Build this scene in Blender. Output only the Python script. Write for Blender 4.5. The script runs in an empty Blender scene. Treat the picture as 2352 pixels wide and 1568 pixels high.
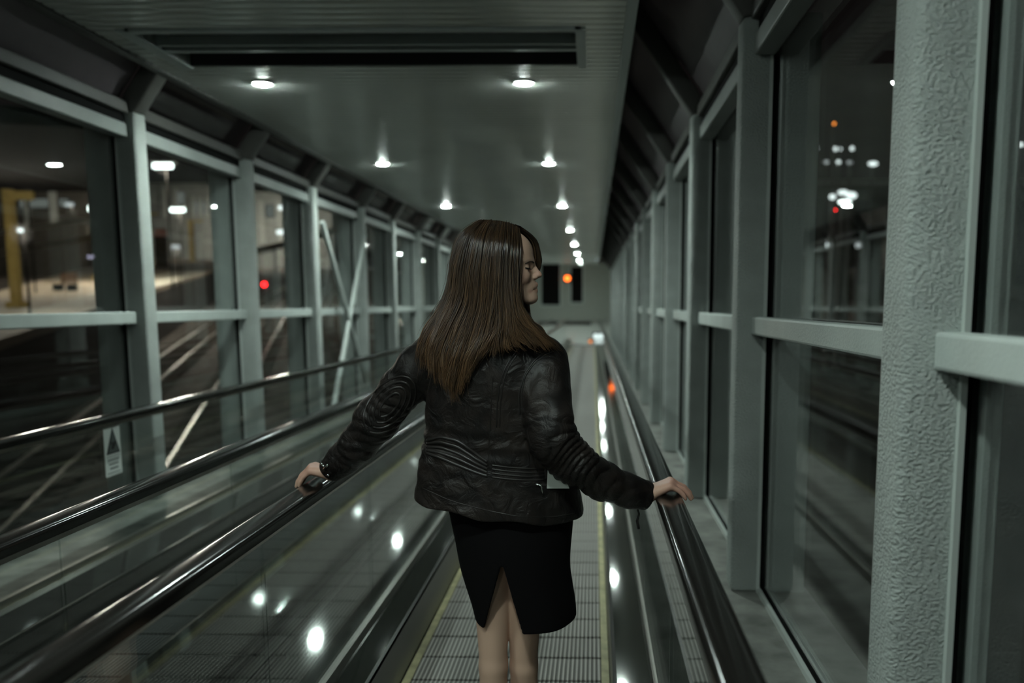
import bpy, bmesh, math, random
import numpy as np
from mathutils import Vector, Matrix
from mathutils.bvhtree import BVHTree

random.seed(7)
rng = np.random.default_rng(7)
scene = bpy.context.scene
C = bpy.data.collections.new('scene'); scene.collection.children.link(C)

# ---------------------------------------------------------------- camera
# the eye is the origin; +Y runs down the tube, +Z is plumb, the ramp falls K per metre
F = 1829.3; CX, CY = 1330.0, 784.0          # focal length and principal point in pixels of the 2352 x 1568 frame
PITCH = math.radians(6.54); YAW = math.radians(1.0); K = 0.0668; VEND = 27.0
cam_d = bpy.data.cameras.new('camera'); cam = bpy.data.objects.new('camera', cam_d); C.objects.link(cam)
cam.location = (0, 0, 0); cam.rotation_euler = (math.pi / 2 - PITCH, 0, YAW)
cam_d.sensor_width = 36.0; cam_d.lens = 36.0 * F / 2352.0
cam_d.shift_x = (1176.0 - CX) / 2352.0
cam_d.clip_start = 0.05; cam_d.clip_end = 3000
cam_d.dof.use_dof = True; cam_d.dof.focus_distance = 2.12; cam_d.dof.aperture_fstop = 1.7
scene.camera = cam

# ---------------------------------------------------------------- night sky, exposure
world = bpy.data.worlds.new('night'); scene.world = world; world.use_nodes = True
bg = world.node_tree.nodes['Background']; bg.inputs['Color'].default_value = (0.55, 0.46, 0.44, 1); bg.inputs['Strength'].default_value = 0.011
vs = scene.view_settings
vs.view_transform = 'Standard'; vs.look = 'None'; vs.gamma = 1.0; vs.exposure = 0.0; vs.use_curve_mapping = False
scene.cycles.transparent_max_bounces = 40; scene.cycles.use_light_tree = False; scene.cycles.light_sampling_threshold = 0.03
scene.cycles.max_bounces = 6; scene.cycles.diffuse_bounces = 4; scene.cycles.glossy_bounces = 3
scene.cycles.sample_clamp_indirect = 6.0
scene.cycles.caustics_reflective = False; scene.cycles.caustics_refractive = False
LAMP = 330.0                                   # radiance of the downlights' diffusers
BEAM = 84.0                                    # watts of each downlight's beam
LAMP_COL = (0.84, 1.0, 0.93)

# pixel <-> world helpers
_cy, _sy, _cp, _sp = math.cos(YAW), math.sin(YAW), math.cos(PITCH), math.sin(PITCH)
_D = np.array([-_sy * _cp, _cy * _cp, -_sp]); _R = np.array([_cy, _sy, 0.0]); _U = np.cross(_R, _D)
def ray(px, py): return _R * ((px - CX) / F) + _U * ((CY - py) / F) + _D
def at(px, py, Y):                            # the point of that pixel's sight line at distance Y down the tube
    d = ray(px, py); return d * (Y / d[1])
def onz(px, py, z): d = ray(px, py); return d * (z / d[2])
def depth(p): return float(np.dot(p, _D))
def S(u, v, w): return (u, v, w - K * min(v, VEND))   # ramp coordinates -> world

# ---------------------------------------------------------------- materials
MATS = {}
def nodes_of(name):
    m = bpy.data.materials.new(name); m.use_nodes = True
    return m, m.node_tree.nodes, m.node_tree.links
def mat(name, col, rough=0.5, metal=0.0, var=0.0, vscale=8.0, bump=0.0, bscale=60.0, bdist=0.003, detail=4.0, spec=0.5, stretch=None, emit=None, estr=0.0, coat=0.0):
    m, n, l = nodes_of(name); b = n['Principled BSDF']
    b.inputs['Base Color'].default_value = (*col, 1); b.inputs['Roughness'].default_value = rough
    b.inputs['Metallic'].default_value = metal; b.inputs['Specular IOR Level'].default_value = spec
    if coat: b.inputs['Coat Weight'].default_value = coat; b.inputs['Coat Roughness'].default_value = 0.12
    tc = n.new('ShaderNodeTexCoord'); mp = n.new('ShaderNodeMapping'); l.new(tc.outputs['Object'], mp.inputs['Vector'])
    if stretch: mp.inputs['Scale'].default_value = stretch
    if var:
        t = n.new('ShaderNodeTexNoise'); t.inputs['Scale'].default_value = vscale; t.inputs['Detail'].default_value = 5; l.new(mp.outputs[0], t.inputs['Vector'])
        r = n.new('ShaderNodeValToRGB'); l.new(t.outputs['Fac'], r.inputs['Fac'])
        r.color_ramp.elements[0].position = 0.3; r.color_ramp.elements[1].position = 0.7
        r.color_ramp.elements[0].color = (*[c * (1 - var) for c in col], 1); r.color_ramp.elements[1].color = (*[min(1, c * (1 + var)) for c in col], 1)
        l.new(r.outputs[0], b.inputs['Base Color'])
    if bump:
        t2 = n.new('ShaderNodeTexNoise'); t2.inputs['Scale'].default_value = bscale; t2.inputs['Detail'].default_value = detail; l.new(mp.outputs[0], t2.inputs['Vector'])
        bp = n.new('ShaderNodeBump'); bp.inputs['Strength'].default_value = bump; bp.inputs['Distance'].default_value = bdist
        l.new(t2.outputs['Fac'], bp.inputs['Height']); l.new(bp.outputs[0], b.inputs['Normal'])
    if emit: b.inputs['Emission Color'].default_value = (*emit, 1); b.inputs['Emission Strength'].default_value = estr
    MATS[name] = m; return m
def emitter(name, col, strength):
    m, n, l = nodes_of(name); n.remove(n['Principled BSDF']); e = n.new('ShaderNodeEmission')
    e.inputs['Color'].default_value = (*col, 1); e.inputs['Strength'].default_value = strength
    l.new(e.outputs[0], n['Material Output'].inputs['Surface']); MATS[name] = m; return m
def glass(name, tint, ior=1.5, rough=0.0, haze=0.0):
    m, n, l = nodes_of(name); n.remove(n['Principled BSDF'])
    g = n.new('ShaderNodeNewGeometry'); mr = n.new('ShaderNodeMapRange')
    mr.inputs['To Min'].default_value = ior; mr.inputs['To Max'].default_value = 1.0 / ior
    l.new(g.outputs['Backfacing'], mr.inputs['Value'])
    fr = n.new('ShaderNodeFresnel'); l.new(mr.outputs[0], fr.inputs['IOR'])
    tr = n.new('ShaderNodeBsdfTransparent'); tr.inputs['Color'].default_value = (*tint, 1)
    gl = n.new('ShaderNodeBsdfGlossy'); gl.inputs['Roughness'].default_value = rough; gl.inputs['Color'].default_value = (1, 1, 1, 1)
    mx = n.new('ShaderNodeMixShader'); l.new(fr.outputs[0], mx.inputs[0]); l.new(tr.outputs[0], mx.inputs[1]); l.new(gl.outputs[0], mx.inputs[2])
    out = mx
    if haze:                                   # a thin film of dirt on the pane
        t = n.new('ShaderNodeTexNoise'); t.inputs['Scale'].default_value = 3.0; t.inputs['Detail'].default_value = 6
        mm = n.new('ShaderNodeMath'); mm.operation = 'MULTIPLY'; mm.inputs[1].default_value = haze; l.new(t.outputs['Fac'], mm.inputs[0])
        df = n.new('ShaderNodeBsdfDiffuse'); df.inputs['Color'].default_value = (0.5, 0.52, 0.5, 1)
        out = n.new('ShaderNodeMixShader'); l.new(mm.outputs[0], out.inputs[0]); l.new(mx.outputs[0], out.inputs[1]); l.new(df.outputs[0], out.inputs[2])
    l.new(out.outputs[0], n['Material Output'].inputs['Surface']); MATS[name] = m; return m

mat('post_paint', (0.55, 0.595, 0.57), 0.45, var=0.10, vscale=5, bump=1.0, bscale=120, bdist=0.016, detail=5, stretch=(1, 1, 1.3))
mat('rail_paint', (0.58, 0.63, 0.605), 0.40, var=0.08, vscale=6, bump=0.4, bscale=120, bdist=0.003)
mat('header_paint_shaded', (0.36, 0.39, 0.375), 0.42, var=0.12, vscale=3, bump=0.4, bscale=120, bdist=0.003)  # rail paint with the dimmer light of the upper wall put into its colour
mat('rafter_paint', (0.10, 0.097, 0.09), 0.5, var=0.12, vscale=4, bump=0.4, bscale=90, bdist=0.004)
mat('gasket', (0.005, 0.005, 0.005), 0.8, spec=0.15)
mat('bead_aluminium', (0.74, 0.79, 0.76), 0.32, 0.35)
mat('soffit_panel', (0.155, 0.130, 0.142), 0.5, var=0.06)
mat('ceiling_metal', (0.74, 0.76, 0.72), 0.20, 0.35, var=0.05, vscale=2)
mat('fascia', (0.42, 0.46, 0.45), 0.4, 0.2)
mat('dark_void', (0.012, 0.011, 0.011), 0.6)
mat('roof_dark', (0.05, 0.045, 0.042), 0.7)
mat('lamp_trim', (0.75, 0.78, 0.77), 0.35)
emitter('lamp_glow', LAMP_COL, LAMP); emitter('landing_glow', LAMP_COL, LAMP * 0.8)
mat('ledge_dirty', (0.26, 0.26, 0.24), 0.5, 0.25, var=0.45, vscale=7, bump=0.2, bscale=30)
mat('deck_steel', (0.17, 0.175, 0.168), 0.055, 0.95, var=0.15, vscale=3, bump=0.06, bscale=2.2, bdist=0.01, detail=2, stretch=(1, 0.5, 1))
mat('skirt_dark', (0.035, 0.033, 0.03), 0.28, 0.4)
mat('clamp_strip', (0.40, 0.39, 0.36), 0.3, 0.9)
mat('handrail_rubber', (0.010, 0.009, 0.008), 0.14, spec=0.45)
mat('demarcation_yellow', (0.40, 0.37, 0.20), 0.5, var=0.3, vscale=15)
mat('comb_steel', (0.55, 0.56, 0.54), 0.25, 0.9)
mat('landing_tile', (0.30, 0.31, 0.29), 0.35, var=0.1)
mat('end_wall_paint', (0.42, 0.44, 0.40), 0.6, var=0.08)
mat('mat_black', (0.015, 0.015, 0.014), 0.8)
mat('sign_white', (0.82, 0.88, 0.84), 0.5)
mat('sign_grey', (0.10, 0.12, 0.115), 0.5)
mat('sign_black', (0.012, 0.014, 0.014), 0.5)
glass('balustrade_glass', (0.95, 0.97, 0.965), 1.52)
glass('window_glass', (0.93, 0.945, 0.94), 1.62)
glass('dark_glass', (0.55, 0.56, 0.57), 1.55)

# ribbed pallet metal: fine grooves run along the tube
def pallet_mat(name, lo_c, hi_c):
    m, n, l = nodes_of(name); b = n['Principled BSDF']
    b.inputs['Metallic'].default_value = 0.35; b.inputs['Roughness'].default_value = 0.42
    tc = n.new('ShaderNodeTexCoord'); w = n.new('ShaderNodeTexWave'); w.bands_direction = 'X'; w.inputs['Scale'].default_value = 18.0
    l.new(tc.outputs['Object'], w.inputs['Vector'])
    r = n.new('ShaderNodeValToRGB'); l.new(w.outputs['Fac'], r.inputs['Fac'])
    r.color_ramp.elements[0].position = 0.25; r.color_ramp.elements[0].color = lo_c; r.color_ramp.elements[1].color = hi_c
    l.new(r.outputs[0], b.inputs['Base Color'])
    bp = n.new('ShaderNodeBump'); bp.inputs['Strength'].default_value = 0.7; bp.inputs['Distance'].default_value = 0.006
    l.new(w.outputs['Fac'], bp.inputs['Height']); l.new(bp.outputs[0], b.inputs['Normal']); MATS[name] = m
pallet_mat('pallet_metal', (0.15, 0.142, 0.13, 1), (0.52, 0.50, 0.465, 1)); pallet_mat('pallet_dark', (0.02, 0.02, 0.019, 1), (0.07, 0.07, 0.068, 1))

# ---------------------------------------------------------------- object helpers
def tag(o, label=None, cat=None, group=None, kind=None):
    if label: o['label'] = label
    if cat: o['category'] = cat
    if group: o['group'] = group
    if kind: o['kind'] = kind
    return o
def empty(name, loc=(0, 0, 0)):
    o = bpy.data.objects.new(name, None); C.objects.link(o); o.location = loc; o.empty_display_size = 0.1; return o
def attach(o, parent):
    if parent is not None:
        o.parent = parent
        loc = Vector((0, 0, 0)); p = parent
        while p is not None: loc += p.location; p = p.parent
        o.matrix_parent_inverse = Matrix.Translation(-loc) if parent.parent is None else Matrix.Identity(4)
    return o
def mesh_obj(name, me, m, parent=None, loc=None):
    if m is not None and not me.materials: me.materials.append(MATS[m])
    o = bpy.data.objects.new(name, me); C.objects.link(o)
    if loc is not None: o.location = loc
    return attach(o, parent)
class MB:
    """collects boxes, prisms and tubes; build() links them as one mesh object"""
    def __init__(s): s.v = []; s.f = []
    def add(s, vs, fs):
        k = len(s.v); s.v += [tuple(map(float, p)) for p in vs]; s.f += [tuple(i + k for i in f) for f in fs]; return s
    def box(s, u0, u1, v0, v1, w0, w1, ramp=True):
        P = [(u, v, w) for u in (u0, u1) for v in (v0, v1) for w in (w0, w1)]
        if ramp: P = [S(*p) for p in P]
        return s.add(P, [(0, 1, 3, 2), (4, 6, 7, 5), (0, 4, 5, 1), (2, 3, 7, 6), (0, 2, 6, 4), (1, 5, 7, 3)])
    def prism(s, prof, v0, v1, ramp=True, steps=1):   # closed (u, w) profile pushed along the tube
        n = len(prof); P = []; fs = []
        for k in range(steps + 1):
            v = v0 + (v1 - v0) * k / steps
            P += [S(u, v, w) if ramp else (u, v, w) for u, w in prof]
        for k in range(steps):
            for i in range(n):
                j = (i + 1) % n; fs.append((k * n + i, k * n + j, (k + 1) * n + j, (k + 1) * n + i))
        fs.append(tuple(range(n - 1, -1, -1))); fs.append(tuple(range(steps * n, steps * n + n)))
        return s.add(P, fs)
    def tube(s, pts, r, n=8, r2=None, cap=True):
        pts = [np.array(p, float) for p in pts]; m = len(pts); P = []; fs = []
        t0 = pts[1] - pts[0]; ref = np.array([0, 0, 1.0]) if abs(t0[2]) < 0.9 * np.linalg.norm(t0) else np.array([1.0, 0, 0])
        for i, p in enumerate(pts):
            t = pts[min(i + 1, m - 1)] - pts[max(i - 1, 0)]; t = t / (np.linalg.norm(t) + 1e-12)
            a = np.cross(t, ref); a /= np.linalg.norm(a) + 1e-12; b = np.cross(t, a); ref = np.cross(a, t)
            rr = r if r2 is None else r + (r2 - r) * i / (m - 1)
            P += [p + rr * (math.cos(2 * math.pi * k / n) * a + math.sin(2 * math.pi * k / n) * b) for k in range(n)]
        for i in range(m - 1):
            for k in range(n):
                j = (k + 1) % n; fs.append((i * n + k, i * n + j, (i + 1) * n + j, (i + 1) * n + k))
        if cap: fs.append(tuple(range(n))); fs.append(tuple(range((m - 1) * n + n - 1, (m - 1) * n - 1, -1)))
        return s.add(P, fs)
    def lathe(s, c, prof, n=24):          # (radius, z) profile about a plumb axis through c
        P = []; fs = []; m = len(prof)
        for r, z in prof: P += [(c[0] + r * math.cos(2 * math.pi * k / n), c[1] + r * math.sin(2 * math.pi * k / n), c[2] + z) for k in range(n)]
        for i in range(m - 1):
            for k in range(n):
                j = (k + 1) % n; fs.append((i * n + k, i * n + j, (i + 1) * n + j, (i + 1) * n + k))
        fs.append(tuple(range(n - 1, -1, -1))); fs.append(tuple(range((m - 1) * n, m * n)))
        return s.add(P, fs)
    def mesh(s, name, smooth=False, bevel=0.0, segs=2, angle=None):
        me = bpy.data.meshes.new(name); me.from_pydata(s.v, [], s.f)
        bm = bmesh.new(); bm.from_mesh(me)
        bmesh.ops.recalc_face_normals(bm, faces=bm.faces)
        if bevel:
            es = [e for e in bm.edges if len(e.link_faces) == 2 and e.calc_face_angle(0) > 0.5]
            bmesh.ops.bevel(bm, geom=es, offset=bevel, segments=segs, profile=0.5, affect='EDGES', clamp_overlap=True)
        if smooth:
            for f in bm.faces: f.smooth = True
            if angle is not None:
                for e in bm.edges:
                    if len(e.link_faces) == 2 and e.calc_face_angle(0) > angle: e.smooth = False
        bm.to_mesh(me); bm.free(); return me
    def build(s, name, m, parent=None, loc=None, **kw): return mesh_obj(name, s.mesh(name, **kw), m, parent, loc)
def inst(o, parent, loc):                  # another copy of a part, sharing its mesh
    c = o.copy(); C.objects.link(c); c.location = loc; return attach(c, parent)
def struct(o): o['kind'] = 'structure'; return o
ORD = ['nearest', 'second', 'third', 'fourth', 'fifth', 'sixth', 'seventh', 'eighth', 'ninth', 'tenth']

# ================================================================ THE TUBE
WL, WR = -2.69, 0.585          # inner faces of the posts
WS = -1.22                     # sill and deck height (the eye is 0), pallets lie at WP
WP = -1.45; BEND = 1.12; WC = 1.35; V0 = -5.0
POST_R = [-3.1, -1.55, 0.0, 1.50, 3.24, 4.85, 6.42, 7.97, 9.52, 11.07, 12.62, 14.17, 15.72, 17.27, 18.82, 20.37, 21.92, 23.47, 25.02, 26.57]
POST_L = [-3.1, -1.55, 0.05, 1.62, 3.19, 4.74, 6.26, 7.72, 9.36, 10.80, 12.40, 13.95, 15.50, 17.05, 18.60, 20.15, 21.70, 23.25, 24.80, 26.35]
RAF = 0.70                     # how far a rafter leans in for each metre it climbs
RTOP = 1.95
def wall(side, posts):
    s = 1 if side == 'right' else -1; X = WR if side == 'right' else WL
    root = struct(empty('wall_' + side, S(X, 0, WS)))
    tw = 0.125
    # post with its leaning rafter head, one bent box section
    th = 0.12; nx, nz = 1 / math.hypot(1, RAF), RAF / math.hypot(1, RAF)
    rise = RTOP - BEND
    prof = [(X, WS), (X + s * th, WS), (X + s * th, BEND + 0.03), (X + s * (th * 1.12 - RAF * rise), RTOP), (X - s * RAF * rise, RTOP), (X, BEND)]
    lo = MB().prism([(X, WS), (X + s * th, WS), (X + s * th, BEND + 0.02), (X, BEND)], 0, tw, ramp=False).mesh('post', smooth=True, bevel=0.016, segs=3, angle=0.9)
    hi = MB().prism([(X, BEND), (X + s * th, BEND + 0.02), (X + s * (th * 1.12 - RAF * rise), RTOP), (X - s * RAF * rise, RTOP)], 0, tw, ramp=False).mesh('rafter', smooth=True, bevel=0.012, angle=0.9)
    gk = MB().box(X + s * (th - 0.004), X + s * (th + 0.040), 0.02, tw - 0.02, WS, BEND, ramp=False).mesh('gasket')
    ou = MB().box(X + s * (th + 0.036), X + s * (th + 0.19), 0.0, tw, WS - 0.1, BEND + 0.02, ramp=False).mesh('outer_post', bevel=0.01)
    ou_n = MB().box(X + s * (th + 0.036), X + s * (th + 0.075), 0.0, tw, WS - 0.1, BEND + 0.02, ramp=False).mesh('outer_post', bevel=0.006)
    bd = MB().box(-0.006, 0.006, -0.012, 0.006, WS, BEND - 0.145, ramp=False).mesh('glazing_bead')
    for v in posts:
        p = (0, v, -K * v)
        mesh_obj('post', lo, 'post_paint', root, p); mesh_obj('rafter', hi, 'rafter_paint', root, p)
        mesh_obj('gasket', gk, 'gasket', root, p); mesh_obj('outer_post', ou_n if (side == 'right' and v == 1.50) else ou, 'rail_paint', root, p)
        for off in (th - 0.007, th + 0.042):
            mesh_obj('glazing_bead', bd, 'bead_aluminium', root, (X + s * off, v, -K * v))
    G = X + s * (th + 0.018)                       # the plane of the glass
    for i in range(len(posts) - 1):
        a, b = posts[i] + tw - 0.01, posts[i + 1] + 0.01
        c, d = a + 0.006, b - 0.006
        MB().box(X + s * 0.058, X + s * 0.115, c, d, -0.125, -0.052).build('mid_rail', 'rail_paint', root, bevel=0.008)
        MB().box(X + s * 0.045, X + s * 0.13, c, d, 0.975, 1.055).build('header_rail', 'header_paint_shaded', root, bevel=0.008)
        MB().box(X + s * 0.06, X + s * 0.13, c, d, 1.055, 1.11).build('header_gasket', 'gasket', root)
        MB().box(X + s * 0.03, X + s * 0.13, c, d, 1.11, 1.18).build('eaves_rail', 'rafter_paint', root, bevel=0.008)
        MB().box(G - 0.006, G + 0.006, a, b, WS + 0.01, -0.09).build('window_pane', 'window_glass', root)
        MB().box(G - 0.006, G + 0.006, a, b, -0.09, 1.0).build('window_pane', 'window_glass', root)
        for off in (-0.022, 0.022):
            MB().box(G + off - 0.007, G + off + 0.007, a, b, WS, WS + 0.022).build('sill_bead', 'bead_aluminium', root)
        MB().box(G - 0.015, G + 0.015, a, b, WS, WS + 0.012).build('sill_gasket', 'gasket', root)
        # the leaning panel between two rafters
        e0 = (X + s * th * 0.95, 1.17); e1 = (X + s * (th * 1.05 - RAF * (RTOP - BEND)), RTOP)
        q = 0.012
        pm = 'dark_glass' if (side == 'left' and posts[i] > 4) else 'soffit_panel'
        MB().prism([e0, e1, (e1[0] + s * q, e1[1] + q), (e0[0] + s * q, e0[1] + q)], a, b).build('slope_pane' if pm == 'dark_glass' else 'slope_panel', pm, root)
    return root
wall_r = wall('right', POST_R)
wall_l = wall('left', POST_L)
# the crossed braces in one bay of the left wall
for (va, wa, vb, wb) in ((7.85, 0.80, 9.3, WS + 0.15), (9.30, 0.80, 8.0, WS + 0.15)):
    MB().tube([S(WL + 0.03, va, wa), S(WL + 0.03, vb, wb)], 0.028, 8).build('brace', 'rail_paint', wall_l, smooth=True, angle=0.8)

# sills beside the balustrades
b_r = MB().box(0.225, WR + 0.33, V0, VEND, WS - 0.12, WS).build('baseboard_right', 'ledge_dirty'); struct(b_r)
b_l = MB().box(WL - 0.33, -2.395, V0, VEND, WS - 0.12, WS).build('baseboard_left', 'ledge_dirty'); struct(b_l)
tb = MB()
tb.box(WL - 0.35, WL - 0.31, V0, VEND, WS - 0.9, WS - 0.1); tl = tb.build('trim_1', 'rafter_paint'); struct(tl)
tb = MB(); tb.box(WR + 0.31, WR + 0.35, V0, VEND, WS - 0.9, WS - 0.1); tr_ = tb.build('trim_2', 'rafter_paint'); struct(tr_)

# ceiling of narrow cross planks with rounded faces; too narrow to pick apart, so one ribbed sheet
CL, CR = -2.49, 0.15
def ceiling():
    step = 0.075; V, Fc = [], []
    holes = (4.05, 4.655)
    v = V0; cols = [CL, CR]
    prof = [(0.0, 0.010), (0.006, 0.003), (0.02, 0.0), (0.055, 0.0), (0.069, 0.003), (0.075, 0.010)]
    rows = []
    while v < VEND:
        for dv, dw in prof[:-1]: rows.append((v + dv, WC + dw))
        v += step
    rows.append((v, WC + 0.01))
    def strip(u0, u1, lo, hi):
        base = None
        for (vv, ww) in rows:
            if vv < lo - 1e-6 or vv > hi + 1e-6: base = None; continue
            V.append(S(u0, vv, ww)); V.append(S(u1, vv, ww)); k = len(V)
            if base: Fc.append((k - 4, k - 3, k - 1, k - 2))
            base = True
    strip(CL, CR, V0, holes[0]); strip(CL, -2.31, holes[0] - 0.03, holes[1] + 0.03); strip(-0.06, CR, holes[0] - 0.03, holes[1] + 0.03); strip(CL, CR, holes[1], VEND)
    me = bpy.data.meshes.new('ceiling'); me.from_pydata(V, [], Fc)
    return mesh_obj('ceiling', me, 'ceiling_metal')
ceil = struct(ceiling())
MB().box(CR, CR + 0.05, V0, VEND, WC - 0.015, WC + 0.07).build('edge_trim', 'fascia', ceil)
MB().box(CL - 0.05, CL, V0, VEND, WC - 0.015, WC + 0.07).build('edge_trim', 'rafter_paint', ceil)
# the dark cross recess with its pale frame
MB().box(-2.31, -0.06, 4.05, 4.655, WC + 0.10, WC + 0.12).build('recess_back', 'dark_void', ceil)
MB().box(-2.31, -0.06, 4.635, 4.655, WC + 0.002, WC + 0.11).build('recess_side', 'dark_void', ceil)
MB().box(-2.36, -2.29, 4.03, 4.67, WC - 0.012, WC + 0.10).build('recess_frame', 'fascia', ceil)
MB().box(-0.09, -0.04, 4.03, 4.67, WC - 0.012, WC + 0.10).build('recess_frame', 'fascia', ceil)
MB().box(-2.31, -0.06, 4.355, 4.395, WC - 0.004, WC + 0.05).build('recess_bar', 'fascia', ceil)
MB().box(-2.31, -0.06, 4.28, 4.30, WC + 0.0, WC + 0.05).build('recess_bar', 'fascia', ceil)
MB().box(-2.31, -0.06, 4.03, 4.07, WC - 0.012, WC + 0.10).build('recess_frame', 'fascia', ceil)
struct(MB().box(WL - 0.1, WR + 0.1, V0, VEND, RTOP - 0.01, RTOP + 0.06).build('roof', 'roof_dark'))

# round downlights: trim ring, drop diffuser
LV = [-5.0, -2.4, 0.72, 5.0, 7.79, 11.11, 14.72, 18.25, 21.55, 24.76]
def downlight(u, v, label):
    c = S(u, v, WC)
    r = tag(empty('ceiling_downlight', c), label, 'ceiling light', 'downlights in the tube ceiling')
    MB().lathe(c, [(0.054, -0.001), (0.056, -0.006), (0.068, -0.005), (0.071, 0.0), (0.071, 0.012), (0.054, 0.012)], 28).build('trim_ring', 'lamp_trim', r, smooth=True, angle=0.6)
    MB().lathe(c, [(0.004, -0.016), (0.032, -0.0145), (0.048, -0.0105), (0.0535, 0.002), (0.002, 0.003)], 16).build('diffuser', 'lamp_glow', r, smooth=True)
    beam_light(c, r, BEAM)
def beam_light(c, r, watts):                   # the lamp's own downward beam
    ld = bpy.data.lights.new('beam', 'SPOT'); ld.energy = watts; ld.spot_size = math.radians(156); ld.spot_blend = 1.0; ld.shadow_soft_size = 0.05; ld.color = LAMP_COL
    lo = bpy.data.objects.new('beam', ld); C.objects.link(lo); lo.location = (c[0], c[1], c[2] - 0.03); attach(lo, r)
vis = 0
for i, v in enumerate(LV[1:]):
    inview = v > 4.5
    n = ORD[vis] if inview else None
    for u, row in ((-2.03, 'left'), (-0.425, 'right')):
        lab = (f'{n} round white downlight from the viewer in the {row} ceiling row' if inview
               else f'round white downlight of the {row} ceiling row overhead, {"just behind" if v < 0 else "just ahead of"} the viewer')
        downlight(u, v, lab)
    if inview: vis += 1

# ---------------------------------------------------------------- moving walkways
def rail_profile(u, w, hw=0.039, h=0.034):
    P = []
    for k in range(13):
        a = math.pi * k / 12
        P.append((u + hw * math.copysign(abs(math.cos(a)) ** 0.55, math.cos(a)), w - 0.016 + 0.016 * math.sin(a) ** 0.75))
    return P + [(u - hw, w - h), (u - hw + 0.014, w - h), (u - hw + 0.014, w - h + 0.008), (u + hw - 0.014, w - h + 0.008), (u + hw - 0.014, w - h), (u + hw, w - h)]
WH = -0.545
def walkway(name, label, rails, glassu, pal, decks, pmat='pallet_metal'):
    r = tag(empty(name, S((pal[0] + pal[1]) / 2, 3.0, WP)), label, 'moving walkway')
    wdt = pal[1] - pal[0]; uc = (pal[0] + pal[1]) / 2
    pm = MB().prism([(-wdt / 2, -0.03), (wdt / 2, -0.03), (wdt / 2, 0.0), (-wdt / 2, 0.0)], 0.004, 0.194, steps=1).mesh('pallet', bevel=0.003, segs=1)
    n0, n1 = 8, 70
    for k in range(n0, n1):
        v = k * 0.2 + 0.09; mesh_obj('pallet', pm, pmat, r, (uc, v, WP - K * v))
    far = MB()
    for k in list(range(-25, n0)) + list(range(n1, int(VEND / 0.2))):
        v = k * 0.2 + 0.09; far.box(pal[0], pal[1], v + 0.004, v + 0.194, WP - 0.03, WP)
    tag(far.build('far_pallets', pmat, r), kind='stuff')
    MB().box(pal[0], pal[1], V0, VEND, WP - 0.06, WP - 0.032).build('pallet_bed', 'dark_void', r)
    for (a, b) in ((pal[0] + 0.004, pal[0] + 0.034), (pal[1] - 0.034, pal[1] - 0.004)):
        MB().box(a, b, V0, VEND, WP + 0.0, WP + 0.004).build('demarcation_line', 'demarcation_yellow', r)
    for i, (u, gu) in enumerate(zip(rails, glassu)):
        s = -1 if i == 0 else 1               # outward
        pe = pal[i]
        MB().box(pe - (0.012 if s < 0 else 0), pe + (0.012 if s > 0 else 0), V0, VEND, WP - 0.05, WS - 0.018).build('skirt_panel', 'skirt_dark', r)
        a, b = decks[i]
        MB().prism([(a, WS - 0.02), (b, WS - 0.002), (b, WS - 0.03), (a, WS - 0.035)], V0, VEND).build('inner_deck', 'deck_steel', r)
        MB().prism([(gu - 0.018, WS - 0.03), (gu + 0.018, WS - 0.03), (gu + 0.012, WS + 0.028), (gu - 0.012, WS + 0.028)], V0, VEND).build('glass_clamp', 'clamp_strip', r)
        gp = MB().box(-0.005, 0.005, 0.003, 0.964, WS + 0.02, WH - 0.045).mesh('glass_panel')
        k = -5
        while 0.02 + 0.967 * k + 0.967 < VEND:
            v = 0.02 + 0.967 * k; mesh_obj('glass_panel', gp, 'balustrade_glass', r, (gu, v, -K * v)); k += 1
        MB().prism([(u - 0.020, WH - 0.055), (u + 0.020, WH - 0.055), (u + 0.026, WH - 0.03), (u - 0.026, WH - 0.03)], V0, VEND).build('handrail_guide', 'clamp_strip', r)
        MB().prism(rail_profile(u, WH), V0, VEND).build('handrail', 'handrail_rubber', r, smooth=True, angle=0.9)
    return r
walk_a = walkway('moving_walkway', 'sloping moving walkway with black handrails on which the woman stands', (-0.842, 0.218), (-0.848, 0.205), (-0.73, 0.07), ((-0.73, -0.845), (0.07, 0.20)))
walk_b = walkway('moving_walkway', 'empty sloping moving walkway along the left window wall, with warning sticker', (-2.37, -1.372), (-2.37, -1.372), (-2.14, -1.56), ((-2.14, -2.365), (-1.56, -1.375)), 'pallet_dark')
# cover plates between the two walkways
cov = struct(MB().prism([(-0.868, WS - 0.022), (-1.095, WS + 0.013), (-1.095, WS - 0.05), (-0.868, WS - 0.05)], V0, VEND).build('trim_3', 'deck_steel'))
cov2 = struct(MB().prism([(-1.103, WS + 0.012), (-1.350, WS + 0.070), (-1.350, WS - 0.05), (-1.103, WS - 0.05)], V0, VEND).build('trim_4', 'deck_steel'))

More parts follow.
